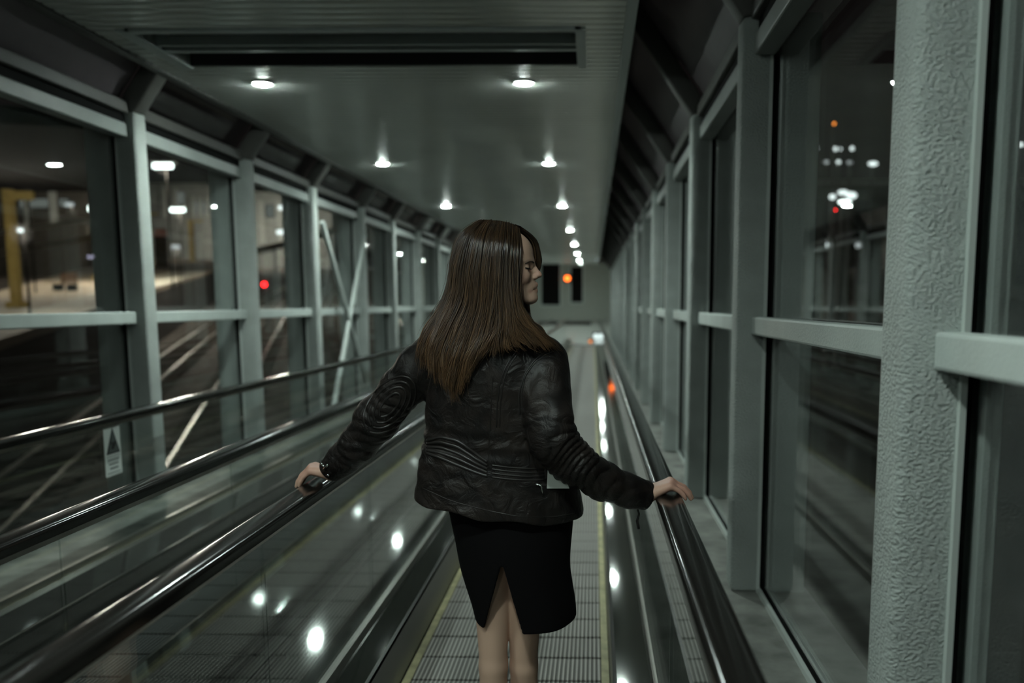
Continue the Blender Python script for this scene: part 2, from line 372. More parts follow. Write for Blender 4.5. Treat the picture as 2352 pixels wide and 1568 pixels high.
# warning sticker on the glass of the far walkway
def sticker():
    r = tag(empty('warning_sticker', S(-2.362, 3.8, -0.7)), 'white warning sticker with dark triangle on the left balustrade glass', 'sticker')
    u = -2.3630; v0, v1, w0, w1 = 3.73, 3.862, -0.85, -0.592
    MB().box(u - 0.0012, u, v0, v1, w0, w1).build('sticker_sheet', 'sign_white', r)
    def tri(pts, name, m, uu):
        b = MB(); n = len(pts); P = [S(uu, *p) for p in pts] + [S(uu + 0.0008, *p) for p in pts]
        b.add(P, [tuple(range(n)), tuple(range(2 * n - 1, n - 1, -1))] + [(i, (i + 1) % n, n + (i + 1) % n, n + i) for i in range(n)])
        b.build(name, m, r)
    H = w1 - w0; W = v1 - v0; f = lambda a, b: (v0 + a * W, w0 + b * H)
    tri([f(0.1, 0.42), f(0.93, 0.42), f(0.53, 0.93)], 'triangle_border', 'sign_black', u + 0.0003)
    tri([f(0.19, 0.445), f(0.86, 0.445), f(0.53, 0.87)], 'triangle_field', 'sign_grey', u + 0.0012)
    tri([f(0.40, 0.52), f(0.50, 0.50), f(0.70, 0.62), f(0.66, 0.66), f(0.56, 0.62), f(0.50, 0.65)], 'falling_figure', 'sign_black', u + 0.0021)
    tri([f(0.36, 0.60), f(0.42, 0.60), f(0.44, 0.66), f(0.38, 0.66)], 'figure_head', 'sign_black', u + 0.0021)
    for a, b, y, h in ((0.10, 0.92, 0.365, 0.012), (0.14, 0.86, 0.305, 0.022), (0.14, 0.80, 0.275, 0.012), (0.22, 0.78, 0.215, 0.025), (0.28, 0.76, 0.13, 0.028), (0.12, 0.9, 0.05, 0.014)):
        tri([f(a, y), f(b, y), f(b, y + h), f(a, y + h)], 'text_line', 'sign_grey', u + 0.0003)
sticker()

# ---------------------------------------------------------------- the level landing at the foot
ZL = WP - K * VEND
VB = 37.0
struct(MB().box(WL - 0.4, WR + 0.5, VEND, VB, ZL - 0.1, ZL, ramp=False).build('floor', 'landing_tile'))
wb = struct(empty('wall_back', (-1, VB, ZL)))
MB().box(WL - 0.6, WR + 0.9, VB, VB + 0.1, ZL, ZL + 3.4, ramp=False).build('wall_face', 'end_wall_paint', wb)
struct(MB().box(WL - 0.4, WL - 0.3, VEND, VB, ZL, ZL + 3.0, ramp=False).build('wall_landing_left', 'end_wall_paint'))
struct(MB().box(WR + 0.4, WR + 0.5, VEND, VB, ZL, ZL + 3.0, ramp=False).build('wall_landing_right', 'end_wall_paint'))
struct(MB().box(WL - 0.4, WR + 0.5, VEND + 0.05, VB, ZL + 2.8, ZL + 2.9, ramp=False).build('ceiling_landing', 'end_wall_paint'))
k_ = 0
for (x0, x1, y0, y1) in ((1244, 1286, 606, 700), (1312, 1338, 612, 694), (1120, 1190, 606, 700)):
    k_ += 1
    a = at(x0, y1, VB - 0.02); b = at(x1, y0, VB - 0.02)
    wn = struct(empty(f'window_{k_}', tuple(a)))
    MB().box(a[0], b[0], VB - 0.02, VB - 0.005, a[2], b[2], ramp=False).build('pane', 'dark_glass_end' if 'dark_glass_end' in MATS else 'gasket', wn)
    for (p0, p1, q0, q1) in ((a[0] - 0.06, a[0], a[2], b[2]), (b[0], b[0] + 0.06, a[2], b[2]), (a[0] - 0.06, b[0] + 0.06, b[2], b[2] + 0.06), (a[0] - 0.06, b[0] + 0.06, a[2] - 0.06, a[2])):
        MB().box(p0, p1, VB - 0.05, VB - 0.002, q0, q1, ramp=False).build('frame', 'rail_paint', wn)
for i, (x0, x1) in enumerate(((1292, 1358), (1235, 1282))):
    a = onz(x0, 742, ZL); b = onz(x1, 742, ZL)
    tag(MB().box(a[0], b[0], 34.6, 36.2, ZL, ZL + 0.02, ramp=False).build('floor_mat', 'mat_black', bevel=0.006), ('wide' if i == 0 else 'narrow') + ' black entrance mat on the far landing floor', 'mat', 'mats on the far landing')
emitter('amber', (1.0, 0.16, 0.02), 5.0); emitter('red_glow', (1.0, 0.01, 0.012), 14.0); emitter('cool_white', (0.78, 0.95, 0.92), 1.3)
emitter('amber_soft', (1.0, 0.34, 0.12), 1.2); emitter('violet_white', (0.75, 0.72, 1.0), 4.0)
def lamp_ball(name, p, r, m, label, cat, group=None):
    o = tag(empty(name, tuple(p)), label, cat, group)
    MB().lathe(p, [(r * math.sin(math.pi * k / 8) + 1e-4, -r * math.cos(math.pi * k / 8)) for k in range(9)], 14).build('lens', m, o, smooth=True)
    MB().lathe(np.array(p) + np.array([0, r * 0.9, 0]), [(r * 1.25, -r * 1.3), (r * 1.25, r * 1.3)], 10).build('housing', 'mat_black', o, smooth=True, angle=0.6)
    return o
lamp_ball('indicator_light', at(1303, 639, 36.75), 0.13, 'amber', 'bright orange indicator light before the window at the tube end', 'light')
lamp_ball('comb_light', at(1303, 784, 26.6), 0.06, 'amber_soft', 'small orange light at the walkway foot, left one', 'light', 'comb plate lights')
lamp_ball('comb_light', at(1356, 784, 26.6), 0.06, 'amber_soft', 'small orange light at the walkway foot, right one', 'light', 'comb plate lights')
lamp_ball('end_lamp', at(1371, 592, 24.5), 0.07, 'cool_white', 'white lamp at the top of the far end of the tube', 'light')
lamp_ball('end_lamp', at(1369, 772, 28.0), 0.10, 'cool_white', 'white lamp low beside the foot of the walkway', 'light')
struct(MB().box(-0.75, 0.09, VEND - 0.02, VEND + 0.7, ZL - 0.01, ZL + 0.02, ramp=False).build('trim_5', 'comb_steel'))
struct(MB().box(-2.15, -1.55, VEND - 0.02, VEND + 0.7, ZL - 0.01, ZL + 0.02, ramp=False).build('trim_6', 'comb_steel'))

# more downlights over the level landing
for i, v in enumerate((28.6, 31.2, 33.8)):
    for u, row in ((-2.03, 'left'), (-0.425, 'right')):
        c = (u, v, ZL + 2.8)
        r = tag(empty('landing_downlight', c), f'{("nearest", "middle", "farthest")[i]} small downlight over the far landing, {row} row', 'ceiling light', 'downlights over the landing')
        MB().lathe(c, [(0.06, -0.012), (0.085, -0.008), (0.085, 0.0)], 12).build('trim_ring', 'lamp_trim', r, smooth=True)
        MB().lathe(c, [(0.004, -0.03), (0.045, -0.024), (0.058, -0.010), (0.058, -0.004)], 10).build('diffuser', 'landing_glow', r, smooth=True); beam_light(c, r, BEAM)

# ================================================================ OUTSIDE, LEFT: the railway
mat('platform_paving', (0.33, 0.265, 0.185), 0.8, var=0.16, vscale=0.8, bump=0.2, bscale=3, bdist=0.02)
mat('platform_edge', (0.42, 0.39, 0.31), 0.8, var=0.1, vscale=1.0)
mat('ground_ballast', (0.055, 0.045, 0.036), 0.95, var=0.35, vscale=0.7)
mat('rail_steel', (0.42, 0.40, 0.36), 0.3, 0.9)
mat('sleeper_wood', (0.075, 0.06, 0.045), 0.9, var=0.2)
mat('yellow_post', (0.52, 0.40, 0.13), 0.6, var=0.12)
mat('canopy_dark', (0.006, 0.0055, 0.005), 0.9, spec=0.05)
mat('platform_wall_shade', (0.022, 0.019, 0.016), 0.9)  # near-black colour paints in the shadow below the platform edge
mat('bench_wood', (0.17, 0.085, 0.035), 0.7, var=0.2)
mat('orange_plastic', (0.50, 0.11, 0.03), 0.6)
mat('facade_grey', (0.36, 0.38, 0.36), 0.8, var=0.12, vscale=0.4)
mat('facade_white', (0.52, 0.55, 0.52), 0.7, var=0.08, vscale=0.5)
mat('concrete_wall', (0.085, 0.078, 0.064), 0.85, var=0.2, vscale=0.5)
mat('mast_grey', (0.16, 0.165, 0.16), 0.5, 0.5)
emitter('station_light', (0.85, 1.0, 0.95), 6.0); emitter('window_lit', (0.80, 0.90, 0.82), 0.16); emitter('pink_sign', (0.9, 0.45, 0.5), 0.35)
emitter('city_light', (0.85, 0.97, 0.95), 2.2); emitter('city_amber', (1.0, 0.30, 0.04), 4.0); emitter('city_dim', (0.85, 0.95, 0.95), 0.7)
def poly_prism(name, pts, z0, z1, m, parent=None):
    n = len(pts); P = [(x, y, z1) for x, y in pts] + [(x, y, z0) for x, y in pts]
    return MB().add(P, [tuple(range(n)), tuple(range(2 * n - 1, n - 1, -1))] + [(i, n + i, n + (i + 1) % n, (i + 1) % n) for i in range(n)]).build(name, m, parent)
ZP, ZG = -2.6, -6.4
struct(MB().box(-700, 500, -120, 900, ZG - 0.5, ZG, ramp=False).build('ground', 'ground_ballast'))
near = [(-700, 1009), (-300, 878), (198, 715), (359, 661), (533, 607), (558, 601)]
far = [(560, 600), (439, 594), (356, 592), (273, 602), (171, 621), (54, 653), (-300, 745), (-700, 850)]
pn = [tuple(onz(*p, ZP)[:2]) for p in near]; pf = [tuple(onz(*p, ZP)[:2]) for p in far]
plat = tag(empty('station_platform', (pn[2][0], pn[2][1], ZP)), 'long tan paved railway platform outside the left windows', 'platform')
poly_prism('paving', pn + pf, ZP - 0.3, ZP, 'platform_paving', plat)
pe = [tuple(np.array(a) * 0.88 + np.array(b) * 0.12) for a, b in zip(pn, pf[::-1][2:] + pf[::-1][:0])][:6]
poly_prism('edge_strip', pn + pe[::-1], ZP, ZP + 0.015, 'platform_edge', plat)
poly_prism('platform_wall', [(x * 1.0 - 0.0, y) for x, y in pn] + [(x * 1.01, y * 1.01) for x, y in pn[::-1]], ZG, ZP - 0.3, 'platform_wall_shade', plat)

# canopy on yellow posts over the platform
can = tag(empty('platform_canopy', tuple(onz(52, 705, ZP))), 'dark platform canopy carried on yellow posts', 'canopy')
def ypost(px, pybase, wpx, ztop):
    b = onz(px, pybase, ZP); w = wpx / F * b[1] / 2
    MB().box(b[0] - w, b[0] + w, b[1] - w, b[1] + w, ZP, ztop, ramp=False).build('post', 'yellow_post', can, bevel=w * 0.2)
    MB().box(b[0] - w * 1.7, b[0] + w * 1.7, b[1] - w * 1.7, b[1] + w * 1.7, ZP, ZP + 0.25, ramp=False).build('post_foot', 'yellow_post', can)
    MB().box(b[0] - w * 0.8, b[0] + w * 6, b[1] - w * 0.6, b[1] + w * 0.6, ztop - 0.5, ztop - 0.1, ramp=False).build('bracket', 'yellow_post', can)
    return b
ypost(40, 705, 19, 2.75); ypost(228, 640, 14, 3.6); ypost(443, 600, 9, 7.0); ypost(347, 612, 8, 6.0)
c0 = [at(-500, 470, 30.0), at(-500, 380, 22.0), at(285, 330, 40.0), at(285, 425, 95.0)]
zc = 2.75
cpts = [tuple(onz(x, y, zc)[:2]) for x, y in ((-700, 240), (285, 300), (300, 440), (60, 432), (-700, 350))]
poly_prism('roof', cpts, zc, zc + 0.4, 'canopy_dark', can)
def strip_lamp(x0, x1, y, Y, m, label, h=8, name='platform_lamp', group='lamps over the platform', power=0, warm=(1, 0.93, 0.78)):
    a = at(x0, y, Y); b = at(x1, y, Y)
    r = tag(empty(name, tuple((a + b) / 2)), label, 'lamp', group)
    t = h / F * Y / 2
    MB().box(a[0], b[0], Y - t, Y + t, a[2] - t, a[2] + t, ramp=False).build('tube', m, r, bevel=t * 0.5)
    MB().box(a[0] - t, b[0] + t, Y - t * 1.5, Y + t * 1.5, a[2] + t * 1.05, a[2] + t * 1.6, ramp=False).build('hood', 'mast_grey', r)
    mx_ = float((a + b)[0] / 2); MB().tube([(mx_, Y + t * 2.2, ZP if Y < 100 and x0 < 480 else ZG), (mx_, Y + t * 2.2, a[2] + t * 1.2)], 0.05, 6).build('pole', 'canopy_dark', r, smooth=True, angle=0.9)
    MB().box(mx_ - 0.06, mx_ + 0.06, Y + t, Y + t * 2.4, a[2] + t * 1.05, a[2] + t * 1.5, ramp=False).build('arm', 'canopy_dark', r)
    if power:
        ld = bpy.data.lights.new('glow', 'POINT'); ld.energy = power; ld.shadow_soft_size = 0.4; ld.color = warm
        lo = bpy.data.objects.new('glow', ld); C.objects.link(lo); lo.location = (float((a + b)[0] / 2), Y, float(a[2] - t * 1.3)); attach(lo, r)
    return r
strip_lamp(205, 268, 479, 62, 'station_light', 'long bright white tube lamp beyond the platform, behind the yellow post', 13, power=3600)
strip_lamp(35, 74, 398, 48, 'city_light', 'upper white tube lamp hanging under the canopy at far left', 8, power=1600)
strip_lamp(352, 396, 381, 55, 'station_light', 'white oval lamp seen between the first two posts, highest one', 12, power=3600)
strip_lamp(392, 424, 482, 70, 'station_light', 'white lamp hanging lower between the first two posts', 9, power=3600)
strip_lamp(150, 168, 470, 170, 'city_dim', 'dim white lamp on the low building at far left', 8, power=12000)
strip_lamp(640, 668, 477, 90, 'city_light', 'upper of two white lamps beyond the second and third post', 10, power=3600)
strip_lamp(636, 662, 533, 262, 'city_light', 'lower of two white lamps beyond the second and third post', 10, power=16000)
strip_lamp(42, 52, 529, 31, 'city_light', 'small round lamp in front of the first yellow post', 9, power=500)
strip_lamp(394, 412, 567, 60, 'city_dim', 'dim white lamp low over the platform in the second window', 9, power=600)
strip_lamp(512, 532, 523, 262, 'city_light', 'white lamp beside the second post of the left wall', 12, power=20000)
strip_lamp(657, 674, 600, 80, 'city_dim', 'lowest small white lamp beyond the second and third post', 9, power=1500)
strip_lamp(208, 250, 432, 75, 'pink_sign', 'dim pink lit sign beam under the canopy', 8)

# bench on the platform
bp_ = onz(150, 668, ZP); bench = tag(empty('platform_bench', tuple(bp_)), 'brown slatted wooden bench standing on the tan platform', 'bench')
L = 0.85; th_ = math.radians(-25); ca, sa = math.cos(th_), math.sin(th_)
def bbox_rot(name, x0, x1, y0, y1, z0, z1, m):
    b = MB().box(x0, x1, y0, y1, z0, z1, ramp=False); b.v = [(bp_[0] + x * ca - y * sa, bp_[1] + x * sa + y * ca, ZP + z) for x, y, z in b.v]; b.build(name, m, bench)
for k in range(4): bbox_rot('seat_slat', -L, L, -0.35 + k * 0.15, -0.23 + k * 0.15, 0.42, 0.47, 'bench_wood')
for k in range(4): bbox_rot('back_slat', -L, L, 0.27, 0.31, 0.52 + k * 0.16, 0.65 + k * 0.16, 'bench_wood')
for x in (-L + 0.1, L - 0.2):
    bbox_rot('leg', x, x + 0.1, -0.33, 0.28, 0, 0.42, 'canopy_dark'); bbox_rot('back_post', x, x + 0.1, 0.28, 0.34, 0, 1.16, 'canopy_dark')

# orange barriers
for i, (px, py, Y, w, h) in enumerate(((259, 565, 95, 28, 44), (366, 533, 120, 27, 20))):
    a = at(px, py, Y); s_ = Y / F; r = tag(empty('orange_barrier', tuple(a)), ('tall orange barrier stack beside the second yellow post' if i == 0 else 'low orange barrier before the grey building'), 'barrier', 'orange barriers by the platform')
    n = 2 if i == 0 else 1
    for k in range(n):
        z0 = a[2] + (k - n / 2) * h * s_ / n
        MB().prism([(a[0] - w * s_ / 2, z0), (a[0] + w * s_ / 2, z0), (a[0] + w * s_ * 0.4, z0 + h * s_ / n * 0.85), (a[0] - w * s_ * 0.4, z0 + h * s_ / n * 0.85)], Y, Y + 0.6, ramp=False).build('barrier_block', 'orange_plastic', r)
    MB().box(a[0] - w * s_ / 2, a[0] + w * s_ / 2, Y, Y + 0.5, ZP, a[2] - h * s_ / 2, ramp=False).build('base', 'concrete_wall', r)

# station buildings behind
def building(name, label, x0, x1, y0, y1, Y, m, cols, wins, dep=12):
    a = at(x0, y1, Y); b = at(x1, y0, Y); r = tag(empty(name, (float(a[0]), Y, ZG)), label, 'building')
    MB().box(a[0], b[0], Y, Y + dep, ZG, b[2], ramp=False).build('wall', m, r)
    MB().box(a[0] - 0.4, b[0] + 0.4, Y - 0.5, Y + dep, b[2], b[2] + 0.7, ramp=False).build('roof', 'canopy_dark', r)
    for (p, q0, q1, w) in cols:
        c = at(p, q1, Y - 0.3); d = at(p + w, q0, Y - 0.3)
        MB().box(c[0], d[0], Y - 0.6, Y - 0.01, c[2], d[2], ramp=False).build('column', 'facade_white', r)
    for (p0, p1, q0, q1) in wins:
        c = at(p0, q1, Y - 0.1); d = at(p1, q0, Y - 0.1)
        f = MB().box(c[0], d[0], Y - 0.12, Y - 0.02, c[2], d[2], ramp=False).build('window', 'canopy_dark', r)
        MB().box(c[0] + 0.15, d[0] - 0.15, Y - 0.16, Y - 0.125, c[2] + 0.15, d[2] - 0.15, ramp=False).build('pane', 'window_lit', r)
    return r
building('station_building', 'pale station building with white columns behind the platform', 340, 560, 420, 600, 285, 'facade_grey',
         [(440 + 17 * k, 452, 500, 5) for k in range(6)] + [(395, 430, 500, 10), (372, 430, 500, 6)], [(447 + 17 * k, 456, 462, 492) for k in range(5)] + [(402, 424, 440, 470)])
building('track_building', 'low dark building with pale beams at the far left', -260, 268, 440, 590, 190, 'concrete_wall',
         [(118, 440, 515, 9), (-20, 440, 520, 9), (60, 440, 520, 5)], [(45, 112, 455, 478), (135, 160, 455, 475), (-80, -30, 455, 480)])
building('rear_building', 'grey building seen beyond the second and third post', 585, 760, 440, 600, 290, 'facade_grey', [(600, 460, 560, 6), (640, 460, 560, 6), (690, 460, 560, 6)], [(610, 630, 470, 500), (655, 680, 490, 520)])
def beam(name, label, x0, y0, Y0, x1, y1, Y1, t, m, cat):
    a = at(x0, y0, Y0); b = at(x1, y1, Y1); s0, s1 = t * Y0 / F / 2, t * Y1 / F / 2
    r = tag(empty(name, tuple((a + b) / 2)), label, cat)
    P = []
    for p, s_ in ((a, s0), (b, s1)):
        for dy, dz in ((-0.3, -s_), (0.3, -s_), (0.3, s_), (-0.3, s_)): P.append((p[0], p[1] + dy, p[2] + dz))
    MB().add(P, [(0, 1, 2, 3), (7, 6, 5, 4), (0, 4, 5, 1), (1, 5, 6, 2), (2, 6, 7, 3), (3, 7, 4, 0)]).build('beam', m, r)
    for k in (0.1, 0.5, 0.9):
        p = a + (b - a) * k; MB().box(p[0] - 0.15, p[0] + 0.15, p[1] - 0.15, p[1] + 0.15, ZG, p[2], ramp=False).build('pier', 'concrete_wall', r)
    return r
beam('parapet_wall', 'pale parapet running behind the platform at far left', -260, 625, 120, 236, 540, 175, 13, 'platform_edge', 'wall')
beam('fence_beam', 'upper grey beam crossing behind the yellow posts', -260, 570, 125, 236, 500, 180, 10, 'facade_white', 'beam')
beam('track_wall', 'curving tan track wall seen beyond the third post', 588, 578, 120, 860, 505, 200, 16, 'platform_paving', 'wall')

# railway tracks between the tube and the platform
def track(i, label, P0, P1, bow):
    a = np.array(P0, float); b = np.array(P1, float); r = tag(empty('railway_track', (float(a[0]), float(a[1]), ZG)), label, 'railway track', 'tracks outside the left wall')
    d = b - a; Ln = np.linalg.norm(d); t = d / Ln; nrm = np.array([-t[1], t[0]])
    def pt(s, off): q = a + d * s + nrm * (bow * 4 * s * (1 - s) + off); return (q[0], q[1], ZG + 0.22)
    for off in (-0.75, 0.75): MB().tube([pt(k / 30, off) for k in range(31)], 0.07, 6).build('rail', 'rail_steel', r, smooth=True, angle=0.9)
    sl = MB(); n = int(Ln / 0.8)
    for k in range(n):
        c = np.array(pt((k + 0.5) / n, 0)); e0 = c + np.array([*(nrm * 1.3), -0.16]); e1 = c - np.array([*(nrm * 1.3), 0.16]); w = np.array([*(t * 0.13), 0])
        q = [e0 - w, e0 + w, e1 + w, e1 - w]; h = np.array([0, 0, 0.1]); P = [x - h for x in q] + [x + h for x in q]
        sl.add(P, [(3, 2, 1, 0), (4, 5, 6, 7), (0, 1, 5, 4), (1, 2, 6, 5), (2, 3, 7, 6), (3, 0, 4, 7)])
    tag(sl.build('sleepers', 'sleeper_wood', r), kind='stuff')
tk = [((-10.5, 8), (-57, 150), 2), ((-6.5, 9), (-52, 150), 2), ((-4.5, 16), (-46, 150), 2), ((-4.5, 28), (-38, 150), 2)]
for i, (a, b, w) in enumerate(tk):
    track(i, f'railway track outside the left wall, {("farthest from the tube", "third from the tube", "second from the tube", "closest to the tube")[i]}', a, b, w)
sg = onz(607, 700, ZG); sg = at(607, 653, 60)
sig = tag(empty('railway_signal', (float(sg[0]), 60, ZG)), 'railway signal showing a red light between the second and third post', 'signal')
MB().lathe(sg, [(0.17 * math.sin(math.pi * k / 8) + 1e-4, -0.17 * math.cos(math.pi * k / 8)) for k in range(9)], 14).build('red_lens', 'red_glow', sig, smooth=True)
MB().box(sg[0] - 0.3, sg[0] + 0.3, 60.1, 60.4, sg[2] - 0.9, sg[2] + 0.5, ramp=False).build('backboard', 'mat_black', sig, bevel=0.05)
MB().tube([(sg[0], 60.3, ZG), (sg[0], 60.3, sg[2] - 0.5)], 0.1, 8).build('mast', 'mast_grey', sig, smooth=True, angle=0.8)

# ================================================================ OUTSIDE, RIGHT: lamps across the yard
def mast(px, py, Y, rpx, m, label, wide=1.0):
    p = at(px, py, Y); r = rpx / F * Y; o = tag(empty('yard_lamp', (float(p[0]), float(p[1]), ZG)), label, 'street lamp', 'yard lamps beyond the right windows')
    MB().tube([(p[0], p[1] + 0.25, ZG), (p[0], p[1] + 0.25, p[2] + r)], 0.09, 8, r2=0.06).build('pole', 'mast_grey', o, smooth=True, angle=0.8)
    b = MB().lathe((0, 0, 0), [(r * math.sin(math.pi * k / 6) + 1e-4, -r * math.cos(math.pi * k / 6)) for k in range(7)], 10)
    b.v = [(p[0] + x * wide, p[1] + y, p[2] + z) for x, y, z in b.v]; b.build('lamp_head', m, o, smooth=True)
    MB().box(p[0] - r * wide, p[0] + r * wide, p[1], p[1] + 0.3, p[2] + r * 0.9, p[2] + r * 1.3, ramp=False).build('hood', 'mast_grey', o)
RL = [(1916, 284, 75, 3.0, 'city_amber', 'single orange yard lamp high above the row of white ones', 1), (1875, 341, 85, 4, 'city_dim', 'small white yard lamp, first of the upper row', 1.2),
      (1919, 342, 85, 4.5, 'city_light', 'white yard lamp, second of the upper row', 1), (1931, 342, 95, 3, 'city_light', 'small white yard lamp, third of the upper row', 0.8),
      (1957, 341, 85, 4.5, 'city_light', 'white yard lamp, last of the upper row before the big post', 1), (1829, 368, 80, 5, 'city_dim', 'white yard lamp, first of the lower row', 1.5),
      (1862, 371, 80, 5, 'city_light', 'wide white yard lamp, second of the lower row', 2.2), (1898, 372, 80, 4, 'city_dim', 'white yard lamp, third of the lower row', 1.4),
      (1926, 372, 80, 4, 'city_light', 'white yard lamp, fourth of the lower row', 1.2), (1952, 373, 90, 4, 'city_dim', 'white yard lamp, fifth of the lower row', 1.6),
      (2005, 376, 80, 5, 'city_light', 'wide white yard lamp, last of the lower row by the big post', 2.2), (1860, 386, 70, 4, 'city_dim', 'dim yard lamp just beneath the lower row', 2.0),
      (1912, 452, 42, 6, 'city_light', 'left lamp of the bright floodlight cluster', 1.3), (1936, 442, 44, 6, 'city_light', 'top lamp of the bright floodlight cluster', 2.0), (1955, 449, 46, 8, 'city_light', 'right lamp of the bright floodlight cluster', 1.6),
      (1940, 464, 41, 5, 'station_light', 'bottom lamp of the bright floodlight cluster', 3.0), (1919, 482, 43, 1.8, 'red_glow', 'tiny red lamp under the floodlight cluster', 0.8), (1903, 562, 50, 5, 'city_light', 'low white yard lamp, left of a pair', 1.2),
      (1971, 563, 52, 6, 'city_dim', 'low white yard lamp, right of a pair', 1.2), (2326, 335, 50, 5, 'station_light', 'brilliant white yard lamp at the far right window', 1.2), (2345, 332, 50, 4, 'city_light', 'smaller white yard lamp at the right picture edge', 1.2),
      (2277, 590, 40, 3.5, 'violet_white', 'low violet-white lamp beyond the nearest right window', 2.5), (1665, 374, 60, 6, 'city_amber', 'orange yard lamp seen past the second right post', 1.2), (1650, 374, 66, 5, 'city_amber', 'fainter orange yard lamp seen beside the third right post', 0.8)]
for q in RL: mast(*q)
yr = tag(empty('yard_shed', (40, 105, ZG)), 'dark long shed across the yard beyond the right windows', 'building')
a = at(1780, 420, 105); b = at(2120, 395, 105)
MB().box(a[0], b[0] + 25, 105, 120, ZG, a[2] - 0.4, ramp=False).build('wall', 'concrete_wall', yr)
MB().box(a[0] - 1, b[0] + 26, 104, 121, a[2] - 0.4, a[2] + 0.4, ramp=False).build('roof', 'facade_grey', yr)
for k in range(9): MB().box(a[0] + 2 + k * 4.2, a[0] + 4.2 + k * 4.2, 104.85, 105.05, -4.5, a[2] - 2.2, ramp=False).build('window', 'canopy_dark', yr)

for _n in ('station_light','window_lit','pink_sign','city_light','city_amber','city_dim','amber','red_glow','cool_white','amber_soft','violet_white'): MATS[_n].cycles.emission_sampling='NONE'
for _n in ('lamp_glow','landing_glow'): MATS[_n].cycles.emission_sampling='FRONT'

# ================================================================ THE WOMAN
# smooth solids: tapered capsules and ellipsoids blended as distance fields, meshed by surface nets
def V3(*a): return np.array(a, float)
def smin(a, b, k):
    if k <= 0: return np.minimum(a, b)
    h = np.clip(0.5 + 0.5 * (b - a) / k, 0, 1); return b + (a - b) * h - k * h * (1 - h)
def smax(a, b, k): return -smin(-a, -b, k)
class Cone:
    def __init__(s, a, b, r1, r2, k=0.02, op='+'):
        s.a, s.b, s.r1, s.r2, s.k, s.op = np.array(a, float), np.array(b, float), r1, r2, k, op
        s.c = (s.a + s.b) / 2; s.R = np.linalg.norm(s.a - s.b) / 2 + max(r1, r2)
    def d(s, p):
        ab = s.b - s.a; t = np.clip((p - s.a) @ ab / (ab @ ab + 1e-12), 0, 1)
        return np.linalg.norm(p - s.a - t[:, None] * ab, axis=1) - (s.r1 + (s.r2 - s.r1) * t)
class Ell:
    def __init__(s, c, r, k=0.02, op='+', M=None):
        s.c, s.r, s.k, s.op, s.M = np.array(c, float), np.array(r, float), k, op, M; s.R = max(r)
    def d(s, p):
        q = p - s.c
        if s.M is not None: q = q @ s.M.T
        k0 = np.linalg.norm(q / s.r, axis=1); k1 = np.linalg.norm(q / (s.r ** 2), axis=1) + 1e-9
        return k0 * (k0 - 1) / k1
class Fn:
    def __init__(s, f, c, R, k=0.02, op='+'): s.d, s.c, s.R, s.k, s.op = f, np.array(c, float), R, k, op
def field(prims):
    def f(p):
        lo, hi = p.min(0), p.max(0); c = (lo + hi) / 2; hd = np.linalg.norm(hi - lo) / 2
        d = np.full(len(p), 1.0)
        for q in prims:
            if np.linalg.norm(q.c - c) > q.R + hd + 0.07: continue
            e = q.d(p)
            d = smin(d, e, q.k) if q.op == '+' else smax(d, -e, q.k) if q.op == '-' else smax(d, e, q.k)
        return d
    return f
